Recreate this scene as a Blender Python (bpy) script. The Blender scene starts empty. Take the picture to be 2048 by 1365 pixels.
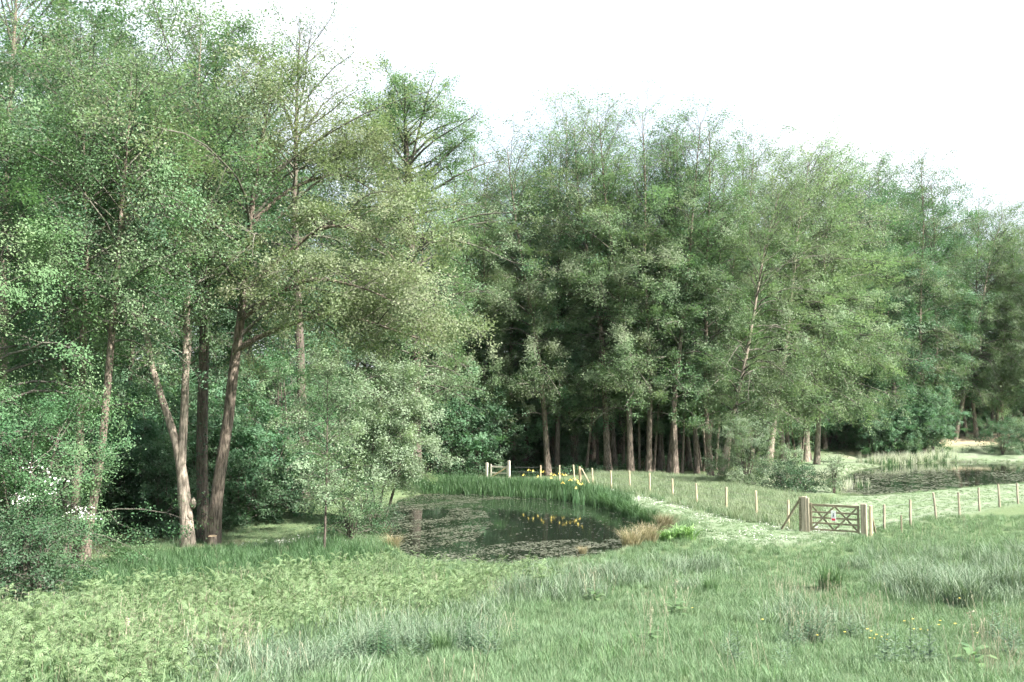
import bpy, math, random
import numpy as np
from mathutils import Vector, Matrix

# ------------------------------------------------------------------ camera, sky, sun, exposure
scene = bpy.context.scene
COL = scene.collection
F = 1991.0                       # focal length in pixels of a 2048 px wide frame (35 mm lens)
PITCH = math.radians(3.92)
EYE = 5.0

cam_data = bpy.data.cameras.new('camera')
cam_data.lens = 35.0
cam_data.sensor_width = 36.0
cam_data.clip_start = 0.1
cam_data.clip_end = 3000.0
cam = bpy.data.objects.new('camera', cam_data)
cam.location = (0, 0, EYE)
cam.rotation_euler = (math.radians(90) + PITCH, 0, 0)
COL.objects.link(cam)
scene.camera = cam

SUN_EL = math.radians(43)
SUN_ROT = math.radians(124)      # clockwise from +Y: from the right, a little behind the camera
world = bpy.data.worlds.new('World')
scene.world = world
world.use_nodes = True
wn = world.node_tree
for n in list(wn.nodes): wn.nodes.remove(n)
w_out = wn.nodes.new('ShaderNodeOutputWorld')
w_bg = wn.nodes.new('ShaderNodeBackground')
w_sky = wn.nodes.new('ShaderNodeTexSky')
w_sky.sky_type = 'NISHITA'
w_sky.sun_disc = False
w_sky.sun_elevation = SUN_EL
w_sky.sun_rotation = SUN_ROT
w_sky.dust_density = 2.0
w_mix = wn.nodes.new('ShaderNodeMix'); w_mix.data_type = 'RGBA'
w_noise = wn.nodes.new('ShaderNodeTexNoise'); w_noise.inputs['Scale'].default_value = 2.2; w_noise.inputs['Detail'].default_value = 4
w_ramp = wn.nodes.new('ShaderNodeMapRange')
w_ramp.inputs['From Min'].default_value = 0.35; w_ramp.inputs['From Max'].default_value = 0.65
w_ramp.inputs['To Min'].default_value = 0.5; w_ramp.inputs['To Max'].default_value = 0.95
w_tc = wn.nodes.new('ShaderNodeTexCoord')
wn.links.new(w_tc.outputs['Generated'], w_noise.inputs['Vector'])
wn.links.new(w_noise.outputs['Fac'], w_ramp.inputs['Value'])
wn.links.new(w_ramp.outputs['Result'], w_mix.inputs['Factor'])
wn.links.new(w_sky.outputs['Color'], w_mix.inputs['A'])
w_mix.inputs['B'].default_value = (4.0, 4.2, 4.4, 1)     # thin bright cloud over the whole sky
wn.links.new(w_mix.outputs['Result'], w_bg.inputs['Color'])
w_bg.inputs['Strength'].default_value = 0.10
wn.links.new(w_bg.outputs['Background'], w_out.inputs['Surface'])

sun_data = bpy.data.lights.new('sun', 'SUN')
sun_data.energy = 5.0
sun_data.angle = math.radians(1.0)
sun_data.color = (1.0, 0.95, 0.86)
sun = bpy.data.objects.new('sun', sun_data)
sdir = Vector((math.sin(SUN_ROT) * math.cos(SUN_EL), math.cos(SUN_ROT) * math.cos(SUN_EL), math.sin(SUN_EL)))
sun.rotation_euler = (-sdir).to_track_quat('-Z', 'Y').to_euler()
sun.location = sdir * 200
COL.objects.link(sun)

vs = scene.view_settings
vs.view_transform = 'Standard'; vs.look = 'None'; vs.gamma = 1.0; vs.use_curve_mapping = False
vs.exposure = 1.93
scene.render.engine = 'CYCLES'
cy = scene.cycles
cy.max_bounces = 4; cy.diffuse_bounces = 2; cy.glossy_bounces = 2; cy.transmission_bounces = 2; cy.transparent_max_bounces = 4
cy.sample_clamp_indirect = 4.0
cy.use_denoising = True
cy.use_adaptive_sampling = True
cy.adaptive_threshold = 0.03
cy.use_light_tree = False
cy.caustics_reflective = False; cy.caustics_refractive = False

rng = np.random.default_rng(11)

# ------------------------------------------------------------------ pixel <-> place helpers
CT, ST = math.cos(PITCH), math.sin(PITCH)
def ray(u, v):
    a = (np.asarray(u, float) - 1024) / F; b = (682.5 - np.asarray(v, float)) / F
    return a, CT - b * ST, ST + b * CT
def on_plane(u, v, z=0.0):
    dx, dy, dz = ray(u, v); t = (z - EYE) / dz
    return dx * t, dy * t
def at(u, v, Y):
    dx, dy, dz = ray(u, v); t = Y / dy
    return (dx * t, Y, EYE + dz * t)
def project(x, y, z):
    cx = x; cy_ = -y * ST + (z - EYE) * CT; cz = y * CT + (z - EYE) * ST
    cz = np.maximum(cz, 0.01)
    return 1024 + F * cx / cz, 682.5 - F * cy_ / cz
def inpoly(px, py, poly):
    res = np.zeros(np.shape(px), bool); n = len(poly)
    for i in range(n):
        x1, y1 = poly[i]; x2, y2 = poly[(i + 1) % n]
        c = ((y1 > py) != (y2 > py))
        res ^= c & (px < (x2 - x1) * (py - y1) / ((y2 - y1) if y2 != y1 else 1e-9) + x1)
    return res
def smooth_poly(P, it=2):
    P = np.array(P, float)
    for _ in range(it):
        Q = np.roll(P, -1, 0)
        P = np.stack([P * .75 + Q * .25, P * .25 + Q * .75], 1).reshape(-1, 2)
    return P
def poly_sd(x, y, P):
    x = np.asarray(x, float); y = np.asarray(y, float)
    d = np.full(x.shape, 1e9)
    for i in range(len(P)):
        ax, ay = P[i]; bx, by = P[(i + 1) % len(P)]
        ex, ey = bx - ax, by - ay
        t = np.clip(((x - ax) * ex + (y - ay) * ey) / (ex * ex + ey * ey + 1e-12), 0, 1)
        d = np.minimum(d, (x - ax - t * ex) ** 2 + (y - ay - t * ey) ** 2)
    d = np.sqrt(d)
    return np.where(inpoly(x, y, P), -d, d)
def sstep(a, b, x):
    t = np.clip((np.asarray(x, float) - a) / (b - a), 0, 1); return t * t * (3 - 2 * t)

WATER = -0.20
POND_A = smooth_poly([on_plane(u, v, WATER) for u, v in [(812, 992), (772, 1020), (762, 1050), (785, 1085), (812, 1122), (900, 1140), (1010, 1142), (1120, 1130), (1210, 1118), (1262, 1098), (1305, 1080), (1348, 1060), (1338, 1042), (1262, 1024), (1205, 1008), (1130, 1000), (1040, 993), (960, 988), (880, 986)]])
POND_B = smooth_poly([on_plane(u, v, WATER) for u, v in [(1672, 985), (1690, 950), (1735, 936), (1800, 930), (1880, 925), (1960, 925), (2060, 929), (2200, 931), (2420, 938), (2400, 952), (2200, 963), (2060, 969), (1930, 979), (1790, 992), (1700, 1000)]])

def wob(x, y):
    return (0.06 * np.sin(x * .43 + 1.3) * np.cos(y * .37 + .4) + 0.04 * np.sin(x * .9 - y * .7) + .025 * np.sin(x * 1.9 + y * 1.3 + 2))
def ground_z(x, y, ponds=True):
    x = np.asarray(x, float); y = np.asarray(y, float)
    yc = np.clip(34 - y, 0, 34)
    z = 0.003 * yc ** 2 + 0.10 * np.clip(-y, 0, 80)
    z = z + 0.35 * sstep(8, 26, x) * sstep(10, 26, y) * (1 - sstep(33, 40, y))
    wr = sstep(20, 32, x)
    zl = 0.035 * np.clip(y - 82, 0, 40) + 0.10 * np.clip(y - 118, 0, 130)
    zr = 0.115 * np.clip(y - 101.5, 0, 16) + 0.05 * np.clip(y - 117.5, 0, 30) + 0.10 * np.clip(y - 140, 0, 110)
    z = z + zl * (1 - wr) + zr * wr
    z = z + 0.05 * np.clip(-x - 16, 0, 60) * sstep(34, 50, y)
    z = z + wob(x, y) * (1 - 0.6 * sstep(36, 40, y) * (1 - sstep(70, 80, y)))
    if ponds:
        for P in (POND_A, POND_B):
            sd = poly_sd(x, y, P)
            tgt = WATER + np.where(sd < 0, 0.6 * np.maximum(sd, -1.6), 0.3 * sd)
            z = np.where(sd < 1.2, np.minimum(z, tgt), z)
    return z
def gz(x, y): return float(ground_z(np.array([x]), np.array([y]))[0])
def gpos(u, Y, v=950):
    x = at(u, v, Y)[0]
    return (x, Y, gz(x, Y))

# ------------------------------------------------------------------ materials
def new_mat(name):
    m = bpy.data.materials.new(name); m.use_nodes = True
    nt = m.node_tree
    for n in list(nt.nodes): nt.nodes.remove(n)
    return m, nt, nt.nodes.new('ShaderNodeOutputMaterial')
def N(nt, t, **kw):
    n = nt.nodes.new(t)
    for k, v in kw.items(): setattr(n, k, v)
    return n
def mixc(nt, fac, a, b, blend='MIX'):
    n = N(nt, 'ShaderNodeMix', data_type='RGBA', blend_type=blend)
    for key, val in (('Factor', fac), ('A', a), ('B', b)):
        s = n.inputs[key]
        if isinstance(val, (int, float)): s.default_value = val
        elif isinstance(val, (tuple, list)): s.default_value = (*val[:3], 1)
        else: nt.links.new(val, s)
    return n.outputs['Result']
def noise(nt, scale, detail=4, coord=None, rough=.55):
    n = N(nt, 'ShaderNodeTexNoise'); n.inputs['Scale'].default_value = scale; n.inputs['Detail'].default_value = detail
    n.inputs['Roughness'].default_value = rough
    if coord is not None: nt.links.new(coord, n.inputs['Vector'])
    return n.outputs['Fac']
def ramp(nt, val, a, b, lo=0.0, hi=1.0):
    n = N(nt, 'ShaderNodeMapRange'); n.interpolation_type = 'SMOOTHSTEP'
    n.inputs['From Min'].default_value = a; n.inputs['From Max'].default_value = b
    n.inputs['To Min'].default_value = lo; n.inputs['To Max'].default_value = hi
    nt.links.new(val, n.inputs['Value']); return n.outputs['Result']
def attr(nt, name):
    n = N(nt, 'ShaderNodeAttribute'); n.attribute_name = name; return n.outputs['Fac']

def leaf_mat(name, c1, c2, c3=None, trans=.4, rough=.5, spec=.3, patch=.35, vary=.18):
    m, nt, out = new_mat(name)
    col = mixc(nt, attr(nt, 'rnd'), c1, c2)
    if c3 is not None:
        tc = N(nt, 'ShaderNodeTexCoord')
        col = mixc(nt, ramp(nt, noise(nt, patch, 2, tc.outputs['Object']), .42, .66), col, c3)
    oi = N(nt, 'ShaderNodeObjectInfo')
    g = ramp(nt, oi.outputs['Random'], 0, 1, 1 - vary, 1 + vary)
    col = mixc(nt, 1.0, col, g, 'MULTIPLY')
    p = N(nt, 'ShaderNodeBsdfPrincipled'); p.inputs['Roughness'].default_value = rough
    p.inputs['Specular IOR Level'].default_value = spec
    nt.links.new(col, p.inputs['Base Color'])
    t = N(nt, 'ShaderNodeBsdfTranslucent')
    nt.links.new(mixc(nt, 1.0, col, (1.1, 1.25, .8), 'MULTIPLY'), t.inputs['Color'])
    mx = N(nt, 'ShaderNodeMixShader'); mx.inputs['Fac'].default_value = trans
    nt.links.new(p.outputs['BSDF'], mx.inputs[1]); nt.links.new(t.outputs['BSDF'], mx.inputs[2])
    nt.links.new(mx.outputs['Shader'], out.inputs['Surface'])
    return m
def bark_mat(name, c1, c2, moss=(.06, .08, .03), mossy=.35, sx=11, bump=1.0):
    m, nt, out = new_mat(name)
    tc = N(nt, 'ShaderNodeTexCoord')
    mp = N(nt, 'ShaderNodeMapping'); mp.inputs['Scale'].default_value = (sx, sx, sx * .16)
    nt.links.new(tc.outputs['Object'], mp.inputs['Vector'])
    nf = noise(nt, 1.6, 6, mp.outputs['Vector'], .65)
    col = mixc(nt, ramp(nt, nf, .38, .62), c1, c2)
    nl = noise(nt, .8, 3, tc.outputs['Object'])
    col = mixc(nt, ramp(nt, nl, .5, .75, 0, mossy), col, moss)
    p = N(nt, 'ShaderNodeBsdfPrincipled'); p.inputs['Roughness'].default_value = .85; p.inputs['Specular IOR Level'].default_value = .2
    nt.links.new(col, p.inputs['Base Color'])
    b = N(nt, 'ShaderNodeBump'); b.inputs['Strength'].default_value = bump; b.inputs['Distance'].default_value = .05
    nt.links.new(nf, b.inputs['Height']); nt.links.new(b.outputs['Normal'], p.inputs['Normal'])
    nt.links.new(p.outputs['BSDF'], out.inputs['Surface'])
    return m
def plain_mat(name, c1, c2=None, scale=8, rough=.7, stretch=(1, 1, 1), metallic=0, bump=0):
    m, nt, out = new_mat(name)
    p = N(nt, 'ShaderNodeBsdfPrincipled'); p.inputs['Roughness'].default_value = rough
    p.inputs['Metallic'].default_value = metallic; p.inputs['Specular IOR Level'].default_value = .3
    tc = N(nt, 'ShaderNodeTexCoord'); mp = N(nt, 'ShaderNodeMapping'); mp.inputs['Scale'].default_value = stretch
    nt.links.new(tc.outputs['Object'], mp.inputs['Vector'])
    nf = noise(nt, scale, 4, mp.outputs['Vector'])
    nt.links.new(mixc(nt, ramp(nt, nf, .35, .65), c1, c2 or tuple(k * .8 for k in c1)), p.inputs['Base Color'])
    if bump:
        b = N(nt, 'ShaderNodeBump'); b.inputs['Strength'].default_value = bump; b.inputs['Distance'].default_value = .02
        nt.links.new(nf, b.inputs['Height']); nt.links.new(b.outputs['Normal'], p.inputs['Normal'])
    nt.links.new(p.outputs['BSDF'], out.inputs['Surface'])
    return m

M = {}
M['alder']  = leaf_mat('alder_leaf', (.108, .202, .106), (.172, .262, .146), (.186, .246, .148), trans=.44)
M['alder2'] = leaf_mat('alder_leaf_olive', (.118, .196, .102), (.176, .242, .140), (.186, .232, .142), trans=.44)
M['olive']  = leaf_mat('olive_leaf', (.165, .225, .115), (.250, .300, .175), (.255, .285, .180), trans=.42)
M['sallow'] = leaf_mat('sallow_leaf', (.185, .260, .170), (.270, .330, .235), (.235, .300, .205), trans=.4)
M['pale']   = leaf_mat('pale_blade', (.170, .225, .130), (.265, .305, .205), None, trans=.3, vary=.2)
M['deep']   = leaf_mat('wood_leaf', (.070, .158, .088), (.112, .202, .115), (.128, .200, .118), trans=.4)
M['ash']    = leaf_mat('ash_leaf', (.070, .150, .080), (.115, .190, .105), (.140, .200, .115), trans=.38)
M['maple']  = leaf_mat('maple_leaf', (.090, .180, .085), (.140, .225, .115), (.170, .238, .132), trans=.4, spec=.2, rough=.55)
M['haw']    = leaf_mat('hawthorn_leaf', (.055, .135, .065), (.090, .170, .080), (.120, .190, .095), trans=.32)
M['willow'] = leaf_mat('willow_leaf', (.150, .225, .140), (.230, .295, .195), (.200, .265, .170), trans=.4)
M['ivy']    = leaf_mat('ivy_leaf',    (.035, .080, .040), (.060, .110, .050), None, trans=.15, spec=.5, rough=.35)
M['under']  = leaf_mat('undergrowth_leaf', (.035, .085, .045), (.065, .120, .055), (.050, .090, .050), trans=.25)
M['meadow'] = leaf_mat('meadow_blade', (.088, .165, .080), (.168, .245, .138), (.215, .250, .155), trans=.3, rough=.5, patch=.6, vary=.22)
M['tall']   = leaf_mat('tall_blade',  (.090, .175, .080), (.150, .235, .110), None, trans=.3, rough=.45, vary=.2)
M['blue']   = leaf_mat('bluish_blade', (.085, .150, .085), (.225, .275, .200), None, trans=.25, rough=.5, vary=.2)
M['straw']  = leaf_mat('straw_stem', (.300, .280, .200), (.420, .385, .290), None, trans=.2, rough=.6)
M['brack']  = leaf_mat('bracken_frond', (.095, .180, .075), (.205, .275, .145), (.165, .215, .110), trans=.35, patch=1.3)
M['brackstem'] = leaf_mat('bracken_stem', (.170, .260, .080), (.230, .300, .110), None, trans=.1)
M['reed']   = leaf_mat('reed_blade', (.050, .112, .048), (.090, .160, .070), None, trans=.3)
M['palereed'] = leaf_mat('pale_reed_blade', (.420, .450, .360), (.560, .560, .470), None, trans=.3)
M['iris']   = leaf_mat('iris_blade',  (.065, .150, .070), (.105, .190, .085), None, trans=.3)
M['sedge']  = leaf_mat('sedge_blade', (.210, .205, .120), (.350, .290, .195), None, trans=.25, vary=.25)
M['lily']   = leaf_mat('clump_leaf',  (.140, .270, .090), (.220, .340, .130), None, trans=.3, spec=.45)
M['thistle'] = leaf_mat('thistle_leaf', (.055, .110, .060), (.150, .205, .135), None, trans=.2)
M['dock']   = leaf_mat('dock_leaf',   (.090, .170, .075), (.140, .220, .095), None, trans=.3, spec=.4)
M['bark']   = bark_mat('alder_bark', (.080, .064, .052), (.250, .205, .168))
M['barkpale'] = bark_mat('pale_bark', (.150, .125, .100), (.360, .310, .260), mossy=.25)
M['barkdark'] = bark_mat('dark_bark', (.060, .050, .042), (.150, .125, .105), mossy=.5)  # darker brown bark tone
M['twig']   = bark_mat('twig_bark', (.075, .072, .060), (.150, .140, .118), moss=(.08, .10, .05), mossy=.5, bump=.1)
M['twigpale'] = bark_mat('pale_twig_bark', (.150, .140, .118), (.290, .270, .230), moss=(.10, .12, .07), mossy=.4, bump=.1)
M['newwood'] = plain_mat('pale_stake_wood', (.480, .415, .290), (.360, .305, .205), 6, .75, (4, 4, .5))
M['oldwood'] = plain_mat('weathered_gate_wood', (.270, .235, .165), (.165, .150, .100), 7, .8, (1, 3, 3))
M['postwood'] = plain_mat('gate_post_wood', (.360, .320, .245), (.210, .190, .140), 5, .8, (5, 5, .4), bump=.4)
M['whitewood'] = plain_mat('whitened_gate_wood', (.640, .600, .530), (.500, .460, .390), 5, .75, (2, 2, 2))
M['cutwood'] = plain_mat('sawn_wood', (.560, .440, .290), (.430, .320, .210), 12, .8)
M['wire']   = plain_mat('fence_wire', (.30, .30, .29), None, 30, .5, metallic=.6)
M['white']  = plain_mat('white_petal', (.80, .80, .78), (.70, .70, .67), 9, .6)
M['yellow'] = plain_mat('yellow_petal', (.62, .52, .14), (.56, .45, .10), 9, .55)
M['panel']  = plain_mat('notice_white', (.80, .80, .80), (.76, .76, .76), 9, .5)
M['red']    = plain_mat('notice_red', (.62, .05, .08), (.58, .05, .08), 9, .5)
M['ink']    = plain_mat('notice_dark', (.03, .04, .09), (.03, .04, .08), 9, .5)
M['weed']   = leaf_mat('pond_weed', (.070, .085, .055), (.165, .172, .135), (.115, .125, .090), trans=.05, spec=.5, rough=.35, vary=0)

def ground_material():
    m, nt, out = new_mat('meadow_ground')
    tc = N(nt, 'ShaderNodeTexCoord'); P = tc.outputs['Object']
    n1 = noise(nt, .35, 4, P); n2 = noise(nt, 3.5, 5, P, .7); n3 = noise(nt, 22, 3, P, .7)
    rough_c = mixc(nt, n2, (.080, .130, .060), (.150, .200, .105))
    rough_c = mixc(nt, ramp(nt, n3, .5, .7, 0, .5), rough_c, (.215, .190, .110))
    lawn = mixc(nt, ramp(nt, n2, .3, .7), (.140, .195, .112), (.190, .238, .158))
    lawn = mixc(nt, ramp(nt, n1, .4, .65), lawn, (.225, .258, .190))
    lawn = mixc(nt, ramp(nt, n3, .45, .7, 0, .35), lawn, (.120, .200, .080))
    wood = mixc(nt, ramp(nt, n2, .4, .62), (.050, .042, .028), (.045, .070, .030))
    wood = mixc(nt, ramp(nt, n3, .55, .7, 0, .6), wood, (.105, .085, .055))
    sand = mixc(nt, n2, (.420, .330, .225), (.540, .440, .320))
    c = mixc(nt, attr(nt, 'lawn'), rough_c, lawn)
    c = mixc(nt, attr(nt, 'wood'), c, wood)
    s = N(nt, 'ShaderNodeMath', operation='MULTIPLY'); nt.links.new(attr(nt, 'sand'), s.inputs[0]); nt.links.new(ramp(nt, n2, .30, .5), s.inputs[1])
    c = mixc(nt, s.outputs[0], c, sand)
    c = mixc(nt, attr(nt, 'mud'), c, (.030, .027, .020))
    p = N(nt, 'ShaderNodeBsdfPrincipled'); p.inputs['Roughness'].default_value = .95; p.inputs['Specular IOR Level'].default_value = .1
    nt.links.new(c, p.inputs['Base Color'])
    b = N(nt, 'ShaderNodeBump'); b.inputs['Strength'].default_value = .8; b.inputs['Distance'].default_value = .06
    nt.links.new(n3, b.inputs['Height']); nt.links.new(b.outputs['Normal'], p.inputs['Normal'])
    nt.links.new(p.outputs['BSDF'], out.inputs['Surface'])
    return m
def water_material():
    m, nt, out = new_mat('pond_water')
    tc = N(nt, 'ShaderNodeTexCoord')
    p = N(nt, 'ShaderNodeBsdfPrincipled')
    p.inputs['Base Color'].default_value = (.012, .018, .012, 1)
    p.inputs['Roughness'].default_value = .04; p.inputs['IOR'].default_value = 1.33
    b = N(nt, 'ShaderNodeBump'); b.inputs['Strength'].default_value = .06; b.inputs['Distance'].default_value = .02
    nt.links.new(noise(nt, 3.0, 3, tc.outputs['Object']), b.inputs['Height']); nt.links.new(b.outputs['Normal'], p.inputs['Normal'])
    nt.links.new(p.outputs['BSDF'], out.inputs['Surface'])
    return m

# ------------------------------------------------------------------ mesh helpers
def mesh_np(name, V, Fq, mat, rnd=None, smooth=False):
    """V (n,3); Fq list of int arrays (m,k)"""
    me = bpy.data.meshes.new(name)
    V = np.asarray(V, np.float32)
    Fs = [np.asarray(f, np.int32) for f in (Fq if isinstance(Fq, list) else [Fq]) if len(f)]
    me.vertices.add(len(V)); me.vertices.foreach_set('co', V.ravel())
    loops = np.concatenate([f.ravel() for f in Fs])
    tot = np.concatenate([np.full(len(f), f.shape[1], np.int32) for f in Fs])
    start = np.concatenate([[0], np.cumsum(tot)[:-1]]).astype(np.int32)
    me.loops.add(len(loops)); me.loops.foreach_set('vertex_index', loops)
    me.polygons.add(len(tot)); me.polygons.foreach_set('loop_start', start); me.polygons.foreach_set('loop_total', tot)
    me.polygons.foreach_set('use_smooth', np.full(len(tot), smooth, bool))
    mats = mat if isinstance(mat, list) else [mat]
    for mm in mats: me.materials.append(mm)
    me.update(calc_edges=True)
    if rnd is not None:
        a = me.attributes.new('rnd', 'FLOAT', 'FACE'); a.data.foreach_set('value', np.asarray(rnd, np.float32))
    return me
def link(name, data, parent=None, loc=None, rotz=0, scale=None, label=None, cat=None, group=None, kind=None):
    o = bpy.data.objects.new(name, data); COL.objects.link(o)
    if parent is not None: o.parent = parent
    if loc is not None: o.location = loc
    if rotz: o.rotation_euler = (0, 0, rotz)
    if scale is not None: o.scale = (scale,) * 3 if isinstance(scale, (int, float)) else scale
    if label: o['label'] = label
    if cat: o['category'] = cat
    if group: o['group'] = group
    if kind: o['kind'] = kind
    return o

class Geo:
    """collects faces of several sizes into one mesh"""
    def __init__(s): s.V = []; s.F = {}; s.R = {}; s.n = 0
    def add(s, V, Fc, r=None):
        V = np.asarray(V, float).reshape(-1, 3); Fc = np.asarray(Fc, int)
        s.V.append(V); k = Fc.shape[1]
        s.F.setdefault(k, []).append(Fc + s.n); s.R.setdefault(k, []).append(np.full(len(Fc), .5) if r is None else np.broadcast_to(np.asarray(r, float), (len(Fc),)))
        s.n += len(V)
    def mesh(s, name, mat, smooth=False):
        ks = sorted(s.F)
        return mesh_np(name, np.concatenate(s.V), [np.concatenate(s.F[k]) for k in ks], mat, np.concatenate([np.concatenate(s.R[k]) for k in ks]), smooth)

def tubes(geo, P, R, sides, cap=False):
    """P (m,n,3) polylines, R (m,n) radii"""
    P = np.asarray(P, float); R = np.asarray(R, float)
    m, n, _ = P.shape
    T = np.gradient(P, axis=1); T /= np.linalg.norm(T, axis=2, keepdims=True) + 1e-9
    mt = T.mean(1); ref = np.where(np.abs(mt[:, 2:3]) > .8, np.array([[1., 0, 0]]), np.array([[0, 0, 1.]]))
    A = np.cross(T, ref[:, None, :]); A /= np.linalg.norm(A, axis=2, keepdims=True) + 1e-9
    B = np.cross(T, A)
    ang = np.arange(sides) / sides * 2 * math.pi
    V = P[:, :, None, :] + R[:, :, None, None] * (np.cos(ang)[None, None, :, None] * A[:, :, None, :] + np.sin(ang)[None, None, :, None] * B[:, :, None, :])
    idx = np.arange(m * n * sides).reshape(m, n, sides)
    a = idx[:, :-1, :]; b = np.roll(a, -1, 2); d = idx[:, 1:, :]; c = np.roll(d, -1, 2)
    geo.add(V.reshape(-1, 3), np.stack([a, d, c, b], -1).reshape(-1, 4))
    if cap:
        for k in range(m): 
            geo.add(V[k, -1], [list(range(sides))])
def catmull(pts, n):
    P = np.array(pts, float); k = len(P)
    if k == 2: 
        t = np.linspace(0, 1, n)[:, None]; return P[0] * (1 - t) + P[1] * t
    Q = np.vstack([2 * P[0] - P[1], P, 2 * P[-1] - P[-2]])
    out = []
    for s in np.linspace(0, k - 1 - 1e-6, n):
        i = int(s); t = s - i
        p0, p1, p2, p3 = Q[i], Q[i + 1], Q[i + 2], Q[i + 3]
        out.append(.5 * (2 * p1 + (p2 - p0) * t + (2 * p0 - 5 * p1 + 4 * p2 - p3) * t * t + (3 * p1 - p0 - 3 * p2 + p3) * t ** 3))
    return np.array(out)
def unit(v): return v / (np.linalg.norm(v, axis=-1, keepdims=True) + 1e-9)
def interp_path(P, u):
    """P (k,n,3) one polyline per row, u (k,) in 0..1 -> point, tangent"""
    n = P.shape[1]; s = np.clip(u, 0, .9999) * (n - 1); i = s.astype(int); t = (s - i)[:, None]
    r = np.arange(len(P)); a = P[r, i]; b = P[r, i + 1]
    return a * (1 - t) + b * t, unit(b - a)
def leaf_quads(geo, C, size, rg, up=.8, aspect=.62, var=.35, out=None, base=None, tone=None):
    """rhombus leaves at the points C"""
    n = len(C)
    nor = rg.normal(size=(n, 3)) * .6; nor[:, 2] += up
    if out is not None: nor += out * .45
    if base is not None: nor = nor * .55 + base
    nor = unit(nor)
    a = unit(np.cross(nor, unit(rg.normal(size=(n, 3))))); b = np.cross(nor, a)
    s = size * (1 + var * rg.uniform(-1, 1, n))[:, None]
    la = a * s * .5; lb = b * s * .5 * aspect
    V = np.stack([C - la, C + lb - la * .1, C + la, C - lb - la * .1], 1).reshape(-1, 3)
    r = rg.uniform(0, 1, n)
    if tone is not None: r = np.clip(.35 * r + .65 * tone, 0, 1)
    geo.add(V, np.arange(4 * n).reshape(n, 4), r)

# ------------------------------------------------------------------ trees
def profile(t, kind):
    t = np.clip(t, 0, 1)
    if kind == 'oval':
        lo = .60 + .40 * np.clip(t / .45, 0, 1); hi = np.sqrt(np.clip(1 - (np.clip(t - .45, 0, 1) / .60) ** 2.4, 0.02, 1))
    elif kind == 'broad':
        lo = .75 + .25 * np.clip(t / .4, 0, 1); hi = np.sqrt(np.clip(1 - (np.clip(t - .45, 0, 1) / .58) ** 2.6, 0.03, 1))
    else:   # dome bush
        lo = .85 + .15 * np.clip(t / .3, 0, 1); hi = np.sqrt(np.clip(1 - ((t - .25) / .78) ** 2, 0.03, 1))
    return np.where(t < .45, np.minimum(lo, 1), hi)

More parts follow.
